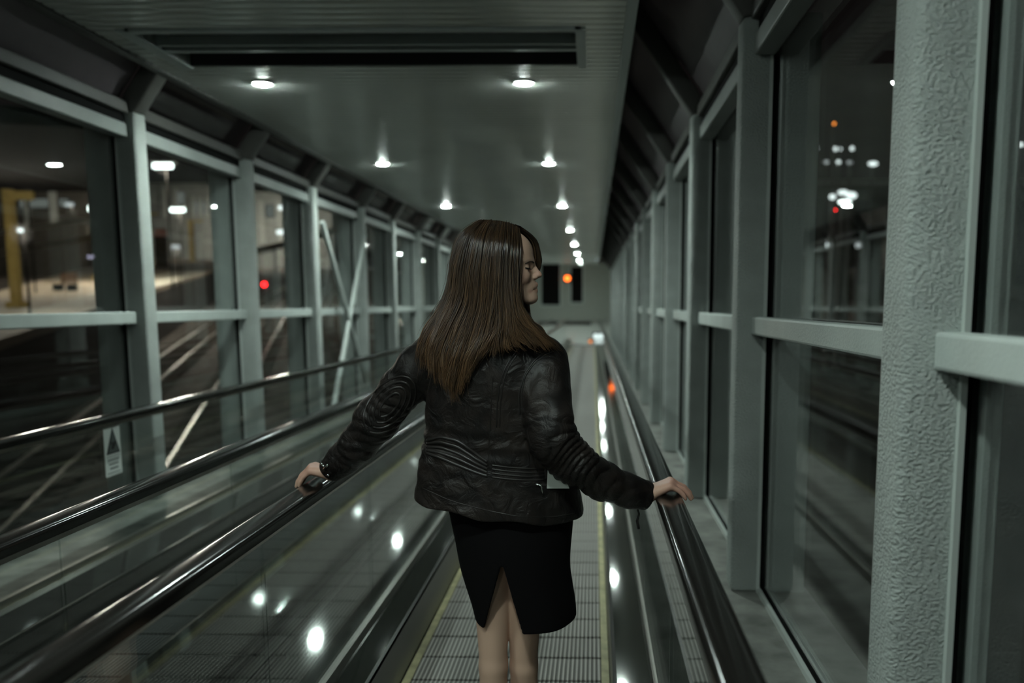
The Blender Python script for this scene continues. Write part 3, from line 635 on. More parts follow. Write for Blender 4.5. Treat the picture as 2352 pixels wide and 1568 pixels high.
def sdf_mesh(name, f, lo, hi, h, slack=0.012):
    lo = np.array(lo, float); B = 8
    nb = np.maximum(np.ceil((np.array(hi) - lo) / (h * B)).astype(int), 1); n = nb * B
    bi = np.stack(np.meshgrid(*[np.arange(k) for k in nb], indexing='ij'), -1).reshape(-1, 3)
    cen = lo + (bi * B + (B - 1) / 2) * h
    sup = (bi // 4); key = (sup[:, 0] * 1000 + sup[:, 1]) * 1000 + sup[:, 2]
    order = np.argsort(key, kind='stable'); dc = np.empty(len(bi))
    cuts = np.flatnonzero(np.diff(key[order])) + 1
    groups = np.split(order, cuts)
    for g in groups: dc[g] = f(cen[g])
    arr = np.where(dc > 0, 1.0, -1.0).astype(np.float32).reshape(*nb)
    arr = arr.repeat(B, 0).repeat(B, 1).repeat(B, 2)
    near = np.abs(dc) < B * h * 0.9 + slack
    loc = np.stack(np.meshgrid(*[np.arange(B)] * 3, indexing='ij'), -1).reshape(-1, 3)
    for g in groups:
        g = g[near[g]]
        if len(g) == 0: continue
        ii = (bi[g][:, None, :] * B + loc[None]).reshape(-1, 3)
        arr[ii[:, 0], ii[:, 1], ii[:, 2]] = f(lo + ii * h)
    s = arr < 0
    cnt = np.zeros(tuple(n - 1), np.int8)
    for dx in (0, 1):
        for dy in (0, 1):
            for dz in (0, 1): cnt += s[dx:n[0] - 1 + dx, dy:n[1] - 1 + dy, dz:n[2] - 1 + dz]
    act = np.flatnonzero((cnt > 0) & (cnt < 8)); m = n - 1
    ix = np.stack(np.unravel_index(act, tuple(m)), -1)
    pos = np.zeros((len(ix), 3)); num = np.zeros(len(ix))
    cor = [(x, y, z) for x in (0, 1) for y in (0, 1) for z in (0, 1)]
    val = {c: arr[ix[:, 0] + c[0], ix[:, 1] + c[1], ix[:, 2] + c[2]] for c in cor}
    for a in cor:
        for ax in range(3):
            if a[ax]: continue
            b = tuple(v + (k == ax) for k, v in enumerate(a)); va, vb = val[a], val[b]
            cr = (va < 0) != (vb < 0); t = np.where(cr, va / np.where(va == vb, 1, va - vb), 0)
            q = np.tile(np.array(a, float), (len(ix), 1)); q[:, ax] += t
            pos += q * cr[:, None]; num += cr
    verts = lo + (ix + pos / num[:, None]) * h
    faces = []
    def vid(i): return np.searchsorted(act, np.ravel_multi_index(i.T, tuple(m)))
    for ax in range(3):
        o1, o2 = (ax + 1) % 3, (ax + 2) % 3
        sl0 = [slice(1, n[k] - 1) for k in range(3)]; sl0[ax] = slice(0, n[ax] - 1)
        sl1 = list(sl0); sl1[ax] = slice(1, n[ax])
        A, Bs = s[tuple(sl0)], s[tuple(sl1)]
        e = np.argwhere(A != Bs)
        if len(e) == 0: continue
        flip = A[e[:, 0], e[:, 1], e[:, 2]]
        off = np.ones(3, int); off[ax] = 0; e = e + off
        def sh(d1, d2): q = e.copy(); q[:, o1] -= d1; q[:, o2] -= d2; return vid(q)
        q = np.stack([sh(1, 1), sh(0, 1), sh(0, 0), sh(1, 0)], 1)
        q[~flip] = q[~flip][:, ::-1]; faces.append(q)
    F4 = np.concatenate(faces)
    me = bpy.data.meshes.new(name); me.vertices.add(len(verts)); me.vertices.foreach_set('co', verts.astype(np.float32).ravel())
    me.loops.add(len(F4) * 4); me.loops.foreach_set('vertex_index', F4.astype(np.int32).ravel())
    me.polygons.add(len(F4)); me.polygons.foreach_set('loop_start', np.arange(0, len(F4) * 4, 4, dtype=np.int32))
    me.polygons.foreach_set('use_smooth', np.ones(len(F4), bool)); me.update(calc_edges=True); me.validate()
    return me, verts, F4
def waves(p, seed, freq, n=6):               # a cheap smooth noise: a sum of plane waves
    r = np.random.default_rng(seed); o = np.zeros(len(p))
    for k in range(n):
        d = r.normal(size=3); d *= freq * (0.6 + 0.9 * r.random()) / np.linalg.norm(d); o += np.sin(p @ d + r.random() * 6.28)
    return o / math.sqrt(n)

YB = 2.2                                     # where she stands
ZF = WP - K * YB                             # the pallets under her feet
def P(px, py, Y=YB): return at(px, py, Y)

# ---- head frame: she faces down the tube and turns her head to her right
HC = P(1142, 600, 2.205)
_a, _t = math.radians(-5.0), math.radians(-1.0)
hf = V3(math.cos(_a) * math.cos(_t), math.sin(_a) * math.cos(_t), math.sin(_t)); hl = V3(-math.sin(_a), math.cos(_a), 0.0); hu = np.cross(hf, hl)
HM = np.stack([hf, hl, hu])                  # rows: forward, left, up
def H(x, y, z): return HC + x * hf + y * hl + z * hu
head = [
    Ell(H(-0.004, 0, 0.012), (0.093, 0.074, 0.090), 0.0, M=HM),
    Ell(H(0.046, 0, 0.022), (0.053, 0.060, 0.052), 0.02, M=HM),
    Ell(H(0.044, 0, -0.042), (0.058, 0.057, 0.070), 0.02, M=HM),
    Cone(H(0.012, 0.048, -0.055), H(0.090, 0.012, -0.098), 0.020, 0.014, 0.02), Cone(H(0.012, -0.048, -0.055), H(0.090, -0.012, -0.098), 0.020, 0.014, 0.02),
    Ell(H(0.096, 0, -0.098), (0.0185, 0.020, 0.016), 0.014, M=HM),
    Ell(H(0.084, 0, -0.068), (0.0270, 0.030, 0.026), 0.014, M=HM),
    Ell(H(0.070, 0.036, -0.036), (0.027, 0.022, 0.026), 0.016, M=HM), Ell(H(0.070, -0.036, -0.036), (0.027, 0.022, 0.026), 0.016, M=HM),
    Cone(H(0.094, 0.008, 0.003), H(0.078, 0.045, 0.004), 0.0065, 0.008, 0.014), Cone(H(0.094, -0.008, 0.003), H(0.078, -0.045, 0.004), 0.0065, 0.008, 0.014),
    Ell(H(0.104, 0.031, -0.014), (0.0165, 0.017, 0.0115), 0.010, '-', M=HM), Ell(H(0.104, -0.031, -0.014), (0.0165, 0.017, 0.0115), 0.010, '-', M=HM),
    Ell(H(0.0825, 0.031, -0.014), (0.0130, 0.0145, 0.0125), 0.004, M=HM), Ell(H(0.0825, -0.031, -0.014), (0.0130, 0.0145, 0.0125), 0.004, M=HM),
    Cone(H(0.0945, 0, -0.004), H(0.1135, 0, -0.031), 0.0075, 0.0078, 0.009), Ell(H(0.1165, 0, -0.035), (0.0092, 0.0085, 0.0078), 0.006, M=HM),
    Ell(H(0.107, 0.0105, -0.0405), (0.009, 0.0075, 0.0068), 0.005, M=HM), Ell(H(0.107, -0.0105, -0.0405), (0.009, 0.0075, 0.0068), 0.005, M=HM),
    Cone(H(0.1085, 0, -0.0620), H(0.093, 0.022, -0.0770), 0.0060, 0.0030, 0.004), Cone(H(0.1085, 0, -0.0620), H(0.093, -0.022, -0.0770), 0.0060, 0.0030, 0.004),
    Cone(H(0.1070, 0, -0.0785), H(0.093, 0.021, -0.0790), 0.0066, 0.0030, 0.004), Cone(H(0.1070, 0, -0.0785), H(0.093, -0.021, -0.0790), 0.0066, 0.0030, 0.004),
    Cone(H(0.121, 0, -0.0705), H(0.0990, 0.021, -0.0782), 0.0026, 0.0012, 0.002, '-'), Cone(H(0.121, 0, -0.0705), H(0.0990, -0.021, -0.0782), 0.0026, 0.0012, 0.002, '-'),
    Ell(H(0.004, 0.078, -0.02), (0.022, 0.010, 0.032), 0.008, M=HM), Ell(H(0.004, -0.076, -0.02), (0.022, 0.010, 0.032), 0.008, M=HM),
]
NB = P(1130, 762, 2.215)
body = head + [Cone(H(-0.012, 0, -0.055), NB, 0.052, 0.056, 0.03), Cone(NB, P(1138, 830, 2.22), 0.06, 0.09, 0.04)]
# shoulders, arms, trunk, legs
LS, LE1, LE, LW = P(1010, 808, 2.20), P(925, 888, 2.225), P(866, 962, 2.255), P(768, 1074, 2.330)
RS, RE1, RE, RW = P(1248, 826, 2.19), P(1256, 910, 2.125), P(1270, 1008, 2.095), P(1482, 1136, 2.218)
RF1, RF2 = P(1318, 1064, 2.125), P(1400, 1112, 2.172)
body += [Cone(P(1138, 830, 2.22), LS, 0.075, 0.05, 0.04), Cone(P(1138, 830, 2.22), RS, 0.075, 0.05, 0.04),
         Cone(LS, LE, 0.046, 0.036, 0.03), Cone(LE, LW, 0.036, 0.026, 0.02), Cone(RS, RE1, 0.046, 0.040, 0.03), Cone(RE1, RE, 0.040, 0.036, 0.02),
         Cone(RE, RF1, 0.035, 0.032, 0.02), Cone(RF1, RF2, 0.032, 0.028, 0.02), Cone(RF2, RW, 0.028, 0.025, 0.02),
         Ell(P(1140, 880, 2.225), (0.125, 0.085, 0.14), 0.04), Ell(P(1140, 1010, 2.235), (0.115, 0.08, 0.13), 0.05), Ell(P(1160, 1150, 2.245), (0.14, 0.10, 0.12), 0.05)]
def footz(x, y): return WP - K * y
for hx, kx, ax, ky, ay in ((1130, 1133, 1133, 2.205, 2.24), (1206, 1203, 1203, 2.245, 2.32)):
    hip = P(hx, 1230, 2.245); kn = P(kx, 1528, ky); an = np.array([kn[0], ay, WP - K * ay + 0.085])
    cf = kn * 0.65 + an * 0.35 + V3(0, -0.012, 0)
    body += [Cone(hip, kn, 0.066, 0.039, 0.01), Ell(kn + V3(0, 0.012, 0), (0.040, 0.044, 0.06), 0.012), Cone(kn, cf, 0.038, 0.044, 0.012), Cone(cf, an, 0.044, 0.030, 0.012),
             Cone(an, V3(an[0], an[1] - 0.03, WP - K * an[1] + 0.035), 0.033, 0.03, 0.02), Cone(V3(an[0], an[1] - 0.03, WP - K * an[1] + 0.034), V3(an[0], an[1] + 0.15, WP - K * (an[1] + 0.15) + 0.026), 0.032, 0.022, 0.02)]
    if hx < 1200: ANK_L = an
    else: ANK_R = an
# hands: palm, four bent fingers over the rail, thumb along it
def hand(W, Kn, sx, tips):
    out = []; up = V3(0, 0, 1)
    fingers = [(0.029, 0.036, 0.022, 0.017, 0.0084, 0.0), (0.0095, 0.038, 0.023, 0.017, 0.0087, 0.003), (-0.010, 0.036, 0.021, 0.016, 0.0083, 0.001), (-0.0275, 0.029, 0.017, 0.014, 0.0073, -0.006)]
    for i, (oy, l1, l2, l3, r, dx) in enumerate(fingers):
        b = Kn + V3(sx * dx, oy, -0.001 - 0.004 * abs(oy) / 0.03)
        out.append(Cone(W + V3(sx * 0.004, oy * 0.55, 0.0), b, 0.0165, 0.0118, 0.012))
        a1, a2, a3 = tips
        p1 = b + l1 * V3(sx * math.cos(a1), oy * 0.2, -math.sin(a1)); p2 = p1 + l2 * V3(sx * math.cos(a2), 0, -math.sin(a2)); p3 = p2 + l3 * V3(sx * math.cos(a3), 0, -math.sin(a3))
        out += [Cone(b, p1, r + 0.0022, r, 0.006), Cone(p1, p2, r, r * 0.92, 0.003), Cone(p2, p3, r * 0.92, r * 0.72, 0.003)]
    t0 = W + (Kn - W) * 0.25 + V3(0, 0.020, -0.004); t1 = t0 + V3(sx * 0.030, 0.034, -0.004); t2 = t1 + V3(sx * 0.020, 0.030, -0.002); t3 = t2 + V3(sx * 0.010, 0.024, -0.002)
    out += [Cone(t0, t1, 0.015, 0.0115, 0.012), Cone(t1, t2, 0.0112, 0.0098, 0.004), Cone(t2, t3, 0.0098, 0.0075, 0.003)]
    return out
RWR = V3(0.157, 2.222, -0.693); RKN = V3(0.226, 2.238, -0.6640)
LWR = V3(-0.786, 2.338, -0.669); LKN = V3(-0.855, 2.352, -0.6560)
body += [Cone(RW, RWR, 0.024, 0.0235, 0.012), Cone(LW, LWR, 0.024, 0.0235, 0.012)]
body += hand(RWR, RKN, 1, (0.42, 0.80, 1.05)) + hand(LWR, LKN, -1, (0.70, 1.0, 1.2))
bm_, bv, bf = sdf_mesh('person', field(body), (-1.0, 1.93, ZF - 0.06), (0.36, 2.62, 0.13), 0.0032)

# skin colour: pinker lips, nose tip, knuckles and palms; brown lash line
tint = np.zeros(len(bv))
def near_pts(pts, r):
    o = np.zeros(len(bv))
    for q in pts: o = np.maximum(o, np.clip(1.4 - np.linalg.norm(bv - q, axis=1) / r, 0, 1))
    return np.clip(o, 0, 1)
lip = [H(0.1085 - 0.0155 * t * 1.0, s_ * 0.022 * t, -0.0620 - 0.015 * t) for t in np.linspace(0, 1, 8) for s_ in (-1, 1)] + [H(0.1085 - 0.0145 * t, s_ * 0.021 * t, -0.0790 + 0.0 * t) for t in np.linspace(0, 1, 8) for s_ in (-1, 1)]
lips = near_pts(lip, 0.0068)
rosy = np.maximum(near_pts([H(0.121, 0, -0.036), H(0.07, -0.05, -0.04), H(0.07, 0.05, -0.04)], 0.022) * 0.5, near_pts([RKN, RKN + V3(0.02, 0, -0.02), LKN], 0.06) * 0.8)
base = np.array([0.58, 0.385, 0.285]); lipc = np.array([0.36, 0.13, 0.105]); ros = np.array([0.60, 0.31, 0.24])
col = base + (ros - base) * rosy[:, None]; col = col + (lipc - col) * (lips * 0.9)[:, None]
ca_ = bm_.color_attributes.new('skin_tone', 'FLOAT_COLOR', 'POINT'); ca_.data.foreach_set('color', np.concatenate([col, np.ones((len(col), 1))], 1).astype(np.float32).ravel())
def skin_mat():
    m, n, l = nodes_of('skin'); b = n['Principled BSDF']; a = n.new('ShaderNodeVertexColor'); a.layer_name = 'skin_tone'
    l.new(a.outputs[0], b.inputs['Base Color']); b.inputs['Roughness'].default_value = 0.48
    b.inputs['Subsurface Weight'].default_value = 0.0
    t = n.new('ShaderNodeTexNoise'); t.inputs['Scale'].default_value = 260; bp = n.new('ShaderNodeBump'); bp.inputs['Strength'].default_value = 0.12; bp.inputs['Distance'].default_value = 0.002
    l.new(t.outputs['Fac'], bp.inputs['Height']); l.new(bp.outputs[0], b.inputs['Normal']); MATS['skin'] = m
skin_mat()
person = mesh_obj('person', bm_, 'skin')
tag(person, 'long-haired woman in a black leather jacket and black skirt, hands on both handrails', 'person')
mat('brow_hair', (0.030, 0.018, 0.010), 0.6); mat('lash_black', (0.008, 0.006, 0.005), 0.5); mat('eye_white', (0.55, 0.52, 0.48), 0.2); mat('nail_pink', (0.55, 0.36, 0.30), 0.25)
for s_ in (-1, 1):
    MB().tube([H(0.1035, s_ * 0.012, -0.0015), H(0.1015, s_ * 0.022, 0.0015), H(0.0965, s_ * 0.034, 0.0015), H(0.086, s_ * 0.046, -0.004)], 0.0026, 8, r2=0.0012).build('eyebrow', 'brow_hair', person, smooth=True)
    MB().tube([H(0.0885, s_ * 0.0175, -0.0155), H(0.0945, s_ * 0.024, -0.0165), H(0.0960, s_ * 0.031, -0.0172), H(0.0935, s_ * 0.039, -0.0172), H(0.086, s_ * 0.046, -0.0155)], 0.0024, 6).build('lash_line', 'lash_black', person, smooth=True)
    lb = MB()
    for k in range(13):
        t = k / 12; y = 0.020 + 0.026 * t; x = 0.0955 - 0.05 * (t - 0.42) ** 2 * 0.8
        p0 = H(x, s_ * y, -0.0170); lb.tube([p0, H(x + 0.0045, s_ * (y + 0.001), -0.0195), H(x + 0.0085, s_ * (y + 0.003), -0.0185)], 0.0006, 4, r2=0.0002)
    lb.build('eyelashes', 'lash_black', person)
    el = MB().lathe((0, 0, 0), [(0.0118 * math.sin(math.pi * k / 10) + 1e-5, -0.0118 * math.cos(math.pi * k / 10)) for k in range(11)], 16)
    el.v = [tuple(H(0.0836, s_ * 0.031, -0.0158) + np.array(v)) for v in el.v]; el.build('eyeball', 'eye_white', person, smooth=True)

# ---- leather jacket
def leather():
    m, n, l = nodes_of('black_leather'); b = n['Principled BSDF']
    b.inputs['Roughness'].default_value = 0.36; b.inputs['Specular IOR Level'].default_value = 0.36
    tc = n.new('ShaderNodeTexCoord')
    t = n.new('ShaderNodeTexNoise'); t.inputs['Scale'].default_value = 11; t.inputs['Detail'].default_value = 6; t.inputs['Distortion'].default_value = 0.8; l.new(tc.outputs['Object'], t.inputs['Vector'])
    r = n.new('ShaderNodeValToRGB'); l.new(t.outputs['Fac'], r.inputs['Fac']); r.color_ramp.elements[0].position = 0.4; r.color_ramp.elements[1].position = 0.72
    r.color_ramp.elements[0].color = (0.0070, 0.0058, 0.0056, 1); r.color_ramp.elements[1].color = (0.024, 0.0175, 0.0145, 1); l.new(r.outputs[0], b.inputs['Base Color'])
    rr = n.new('ShaderNodeMapRange'); rr.inputs['To Min'].default_value = 0.36; rr.inputs['To Max'].default_value = 0.55; l.new(t.outputs['Fac'], rr.inputs['Value']); l.new(rr.outputs[0], b.inputs['Roughness'])
    v = n.new('ShaderNodeTexNoise'); v.inputs['Scale'].default_value = 20; v.inputs['Detail'].default_value = 8; v.inputs['Distortion'].default_value = 1.0; l.new(tc.outputs['Object'], v.inputs['Vector'])
    g = n.new('ShaderNodeTexVoronoi'); g.inputs['Scale'].default_value = 420; l.new(tc.outputs['Object'], g.inputs['Vector'])
    b1 = n.new('ShaderNodeBump'); b1.inputs['Strength'].default_value = 1.0; b1.inputs['Distance'].default_value = 0.011; l.new(v.outputs['Fac'], b1.inputs['Height'])
    b2 = n.new('ShaderNodeBump'); b2.inputs['Strength'].default_value = 0.25; b2.inputs['Distance'].default_value = 0.001; l.new(g.outputs['Distance'], b2.inputs['Height']); l.new(b1.outputs[0], b2.inputs['Normal'])
    l.new(b2.outputs[0], b.inputs['Normal']); MATS['black_leather'] = m
leather()
def loft_rows(rows, power=2.3):               # rows: pixel row, left and right outline, depth of the axis, half depth
    Z, XC, YC, A, Bd = [], [], [], [], []
    for py, xl, xr, Y, hd in rows:
        c = P((xl + xr) / 2, py, Y); Z.append(c[2]); XC.append(c[0]); YC.append(Y); A.append((xr - xl) / 2 / F * depth(c)); Bd.append(hd)
    o = np.argsort(Z); Z, XC, YC, A, Bd = [np.array(q)[o] for q in (Z, XC, YC, A, Bd)]
    zz = np.linspace(Z[0], Z[-1], 160)
    def sm(q):
        y = np.interp(zz, Z, q); k = np.ones(13) / 13; return np.convolve(np.pad(y, 6, mode='edge'), k, 'valid')
    XC, YC, A, Bd = sm(XC), sm(YC), sm(A), sm(Bd)
    def d(p):
        z = p[:, 2]; a = np.interp(z, zz, A); b = np.interp(z, zz, Bd)
        x = np.abs(p[:, 0] - np.interp(z, zz, XC)) / a; y = np.abs(p[:, 1] - np.interp(z, zz, YC)) / b
        r = (x ** power + y ** power) ** (1 / power)
        return np.maximum((r - 1) * np.minimum(a, b) * 0.95, np.maximum(Z[0] - z, z - Z[-1]))
    return d, Z[0], Z[-1]
jrows = [(742, 1085, 1182, 2.215, 0.062), (760, 1050, 1215, 2.215, 0.075), (784, 1012, 1254, 2.213, 0.098), (820, 992, 1276, 2.212, 0.118), (870, 984, 1276, 2.215, 0.128), (930, 981, 1272, 2.22, 0.130),
         (985, 982, 1282, 2.225, 0.128), (1020, 975, 1293, 2.23, 0.130), (1060, 965, 1308, 2.235, 0.140), (1100, 961, 1322, 2.24, 0.150), (1140, 958, 1332, 2.245, 0.160), (1230, 956, 1338, 2.25, 0.168)]
jt, jz0, jz1 = loft_rows(jrows)
hemL, hemR = P(957, 1130, 2.245), P(1335, 1180, 2.245)
hs = (hemR[2] - hemL[2]) / (hemR[0] - hemL[0])
def sleeve_path(pts): return [(np.array(p, float), r) for p, r in pts]
SL = sleeve_path([(LS, 0.066), (P(962, 850, 2.215), 0.062), (LE1, 0.0585), (LE, 0.0615), (P(826, 1018, 2.285), 0.0515), (P(792, 1050, 2.310), 0.0465), (P(761, 1080, 2.333), 0.040)])
SR = sleeve_path([(RS, 0.066), (P(1254, 875, 2.16), 0.063), (RE1, 0.0615), (P(1262, 960, 2.105), 0.060), (RE, 0.060), (P(1318, 1062, 2.125), 0.057), (P(1385, 1105, 2.165), 0.0505), (P(1440, 1126, 2.195), 0.045), (P(1484, 1138, 2.222), 0.0415)])
def along(p, path):                           # arc position, for folds that ring the sleeve
    best = np.full(len(p), 9.0); s = np.zeros(len(p)); acc = 0.0
    for (a, _), (b, _) in zip(path[:-1], path[1:]):
        ab = b - a; L_ = np.linalg.norm(ab); t = np.clip((p - a) @ ab / (L_ * L_), 0, 1); d = np.linalg.norm(p - a - t[:, None] * ab, axis=1)
        s = np.where(d < best, acc + t * L_, s); best = np.minimum(best, d); acc += L_
    return s, best, acc
def jacket_field():
    def f(p):
        d = jt(p)
        inhem = (p[:, 2] - (hemL[2] + (p[:, 0] - hemL[0]) * hs)) + 0.006 * np.sin(p[:, 0] * 38)
        tw = 0.0020 * waves(p * V3(1.0, 1.0, 0.55), 3, 40, 9) + 0.0008 * waves(p * V3(1, 1, 1.7), 5, 90, 8)
        lowz = np.clip((P(1146, 1090)[2] - p[:, 2]) / 0.1, 0, 1)
        tw += lowz * 0.006 * np.sin(p[:, 0] * 42 + 1.0 + 2 * np.sin(p[:, 2] * 9))
        waist = np.exp(-((p[:, 2] - P(1146, 1010)[2]) / 0.06) ** 2); tw += waist * 0.0018 * np.sin(p[:, 2] * 150 + 14 * p[:, 0])
        d = d + tw
        d = smax(d, -inhem, 0.003)
        for path, sd, elbow, amp in ((SL, 11, 0.24, 0.0026), (SR, 12, 0.26, 0.0040)):
            e = np.full(len(p), 1.0)
            for (a, ra), (b, rb) in zip(path[:-1], path[1:]):
                ab = b - a; t = np.clip((p - a) @ ab / (ab @ ab), 0, 1)
                e = smin(e, np.linalg.norm(p - a - t[:, None] * ab, axis=1) - (ra + (rb - ra) * t), 0.02)
            near = e < 0.05
            if near.any():
                q = p[near]; s, bd, Lt = along(q, path)
                w = np.exp(-((s - elbow) / 0.10) ** 2) + 0.75 * np.exp(-((s - elbow - 0.16) / 0.09) ** 2)
                ph = 190 * s + 40 * (q[:, 0] * 0.6 - q[:, 2] * 0.5) + 7.5 * waves(q, sd, 26, 5)
                fold = (np.abs(np.sin(ph * 0.5)) ** 0.7 - 0.55)
                e[near] += -amp * 1.7 * w * fold + 0.0026 * waves(q, sd + 7, 60, 6)
                end = path[-1][0] - path[-2][0]; end = end / np.linalg.norm(end); cut = (q - path[-1][0]) @ end
                e[near] = smax(e[near], cut - 0.004, 0.004)
                # turned-in cuff mouth
                ring = np.linalg.norm(q - path[-1][0] - cut[:, None] * end, axis=1) - (path[-1][1] - 0.010)
                e[near] = np.maximum(e[near], -np.maximum(ring, -(cut + 0.009)))
            d = smin(d, e, 0.022)
        # the collar's stand
        return d
    return f
jm, jv, jf = sdf_mesh('jacket', jacket_field(), (-0.92, 1.93, -0.92), (0.27, 2.56, -0.05), 0.0036)
jacket = mesh_obj('jacket', jm, 'black_leather', person); jacket['label'] = 'worn black leather jacket'
jb = BVHTree.FromPolygons([tuple(v) for v in jv], [tuple(f) for f in jf])
def drape(pts, n=40, off=0.0, bvh=None):       # a line drawn on the jacket's surface
    pts = np.array(pts, float); s = np.concatenate([[0], np.cumsum(np.linalg.norm(np.diff(pts, axis=0), axis=1))]); t = np.linspace(0, s[-1], n)
    # smooth the polyline a little
    xs, ys = np.interp(t, s, pts[:, 0]), np.interp(t, s, pts[:, 1]); k = np.ones(5) / 5
    xs = np.convolve(np.pad(xs, 2, mode='edge'), k, 'valid'); ys = np.convolve(np.pad(ys, 2, mode='edge'), k, 'valid')
    out = []
    for x, y in zip(xs, ys):
        h, nn, _, _ = (bvh or jb).ray_cast(Vector((0, 0, 0)), Vector(ray(x, y)).normalized())
        if h is None or (out and (Vector(out[-1]) - h).length > 0.06): continue
        out.append(np.array(h) + np.array(nn) * off)
    return out
mat('seam_leather', (0.016, 0.0135, 0.0125), 0.38, bump=0.3, bscale=200, bdist=0.001)
def seam(name, pts, r=0.0022, off=-0.0002, n=40, m='seam_leather', parent=None):
    q = drape(pts, n, off)
    if len(q) > 3: return MB().tube(q, r, 6).build(name, m, parent or jacket, smooth=True)
for dx in (0, 7): seam('shoulder_seam', [(1222 + dx, 776), (1192 + dx, 800), (1163 + dx, 838), (1148 + dx, 880), (1142 + dx, 930), (1140 + dx, 985)], 0.0019)
for dx in (0, 6): seam('armhole_seam', [(1287, 797 + dx), (1262, 803 + dx), (1232, 822 + dx), (1206, 856 + dx), (1192 + dx, 905), (1194 + dx, 955)], 0.0022)
seam('armhole_seam', [(985, 775), (992, 820), (990, 865), (983, 905)], 0.0022)
seam('centre_seam', [(1132, 860), (1128, 930), (1124, 1000), (1122, 1072)], 0.0015)
for k in range(5): seam('waist_quilting', [(978, 1012 + k * 7), (1010, 1003 + k * 12), (1050, 1012 + k * 14), (1090, 1040 + k * 11), (1121, 1062 + k * 8)], 0.0052, -0.0018)
for k in range(4): seam('waist_band', [(1128, 1068 + k * 9), (1165, 1073 + k * 9), (1210, 1076 + k * 9), (1252, 1077 + k * 8)], 0.0030, -0.0008)
seam('hem_stitching', [(965, 1118), (1035, 1150), (1110, 1170), (1190, 1186), (1260, 1188), (1325, 1178)], 0.0014)
seam('pocket_welt', [(1238, 1112), (1270, 1117), (1318, 1116)], 0.0034, -0.0005)
c_ = np.array([895, 930]); ax_ = np.array([-0.64, 0.77]); bx_ = np.array([0.77, 0.64])
for k, (ra, rb) in enumerate(((78, 46), (64, 36), (50, 26), (34, 15))):
    pts = [c_ + ax_ * ra * math.cos(t) + bx_ * rb * math.sin(t) for t in np.linspace(0, 2 * math.pi, 30)]
    seam('elbow_quilting', pts, 0.0042, -0.0016, 60)
mat('zip_metal', (0.62, 0.64, 0.62), 0.22, 1.0); mat('strap_black', (0.010, 0.009, 0.009), 0.5); mat('card_white', (0.56, 0.60, 0.55), 0.5)
def on_jacket(px, py, off=0.004):
    h, nn, _, _ = jb.ray_cast(Vector((0, 0, 0)), Vector(ray(px, py)).normalized()); return np.array(h) + np.array(nn) * off
zp = [on_jacket(1236, 1112), on_jacket(1241, 1114, 0.007), on_jacket(1243, 1122, 0.006), on_jacket(1245, 1132, 0.005)]
MB().tube(zp, 0.0030, 8, r2=0.0024).build('zip_pull', 'zip_metal', jacket, smooth=True)
MB().tube([on_jacket(1230, 1112, 0.003), on_jacket(1243, 1112, 0.004)], 0.0034, 8).build('zip_slider', 'zip_metal', jacket, smooth=True)
z0 = P(1464, 1168, 2.19)
MB().tube([z0 + V3(-0.010, 0, 0.003), z0 + V3(0.010, 0, 0.0)], 0.0036, 8).build('cuff_zip', 'zip_metal', jacket, smooth=True)
MB().tube([z0, P(1468, 1180, 2.19), P(1463, 1196, 2.19), P(1467, 1214, 2.19)], 0.0026, 8, r2=0.0040).build('cuff_strap', 'strap_black', jacket, smooth=True)
for q in ([(738, 1063), (748, 1070)], [(746, 1076), (756, 1066)], [(752, 1090), (757, 1088)]):
    a, b = [on_jacket(*x) if jb.ray_cast(Vector((0, 0, 0)), Vector(ray(*x)).normalized())[0] else P(*x, 2.30) for x in q]
    MB().tube([a, b], 0.0032, 8).build('cuff_buckle', 'zip_metal', jacket, smooth=True)
# pale card standing in the back pocket
ch = on_jacket(1262, 1100, 0.002)
cd = MB(); q = [P(1256, 1121, ch[1] - 0.003), P(1308, 1121, ch[1] - 0.003), P(1303, 1108, ch[1] - 0.004), P(1258, 1079, ch[1] - 0.006)]
cd.add([tuple(x) for x in q] + [tuple(x + V3(0, -0.003, 0)) for x in q], [(0, 1, 2, 3), (7, 6, 5, 4), (0, 4, 5, 1), (1, 5, 6, 2), (2, 6, 7, 3), (3, 7, 4, 0)])
tag(cd.build('pocket_card', 'card_white', bevel=0.0008), "pale card sticking out of the leather jacket's back pocket", 'card')

# ---- black pencil skirt with a back slit
mat('skirt_cloth', (0.005, 0.0045, 0.005), 0.9, spec=0.1, bump=0.2, bscale=300, bdist=0.001)
sd, sz0, sz1 = loft_rows([(1090, 1010, 1300, 2.25, 0.130), (1165, 1033, 1316, 2.25, 0.140), (1230, 1048, 1315, 2.25, 0.140), (1300, 1061, 1313, 2.25, 0.135), (1380, 1084, 1320, 2.25, 0.130), (1440, 1097, 1319, 2.25, 0.128), (1520, 1105, 1318, 2.25, 0.128)], 2.2)
ap = P(1152, 1306, 2.1)
def skirt_f(p):
    d = sd(p) + 0.0022 * waves(p * V3(1, 1, 0.5), 21, 45, 6)
    hem = P(1200, 1412, 2.25)[2]; d = smax(d, hem - p[:, 2], 0.006)
    # hollow from below so that the legs stand free inside
    d = smax(d, -np.maximum(sd(p) + 0.010, p[:, 2] - (hem + 0.22)), 0.003)
    t = ap[2] - p[:, 2]; xl = ap[0] - 0.004 - t * 0.27; xr = ap[0] + 0.003 + t * 0.245
    w = np.maximum(np.maximum(xl - p[:, 0], p[:, 0] - xr), np.maximum(-t, p[:, 1] - 2.22))
    return smax(d, -w, 0.004)
sm_, sv, sf = sdf_mesh('skirt', skirt_f, (-0.46, 2.06, -1.16), (0.0, 2.44, -0.60), 0.0040)
mesh_obj('skirt', sm_, 'skirt_cloth', person)
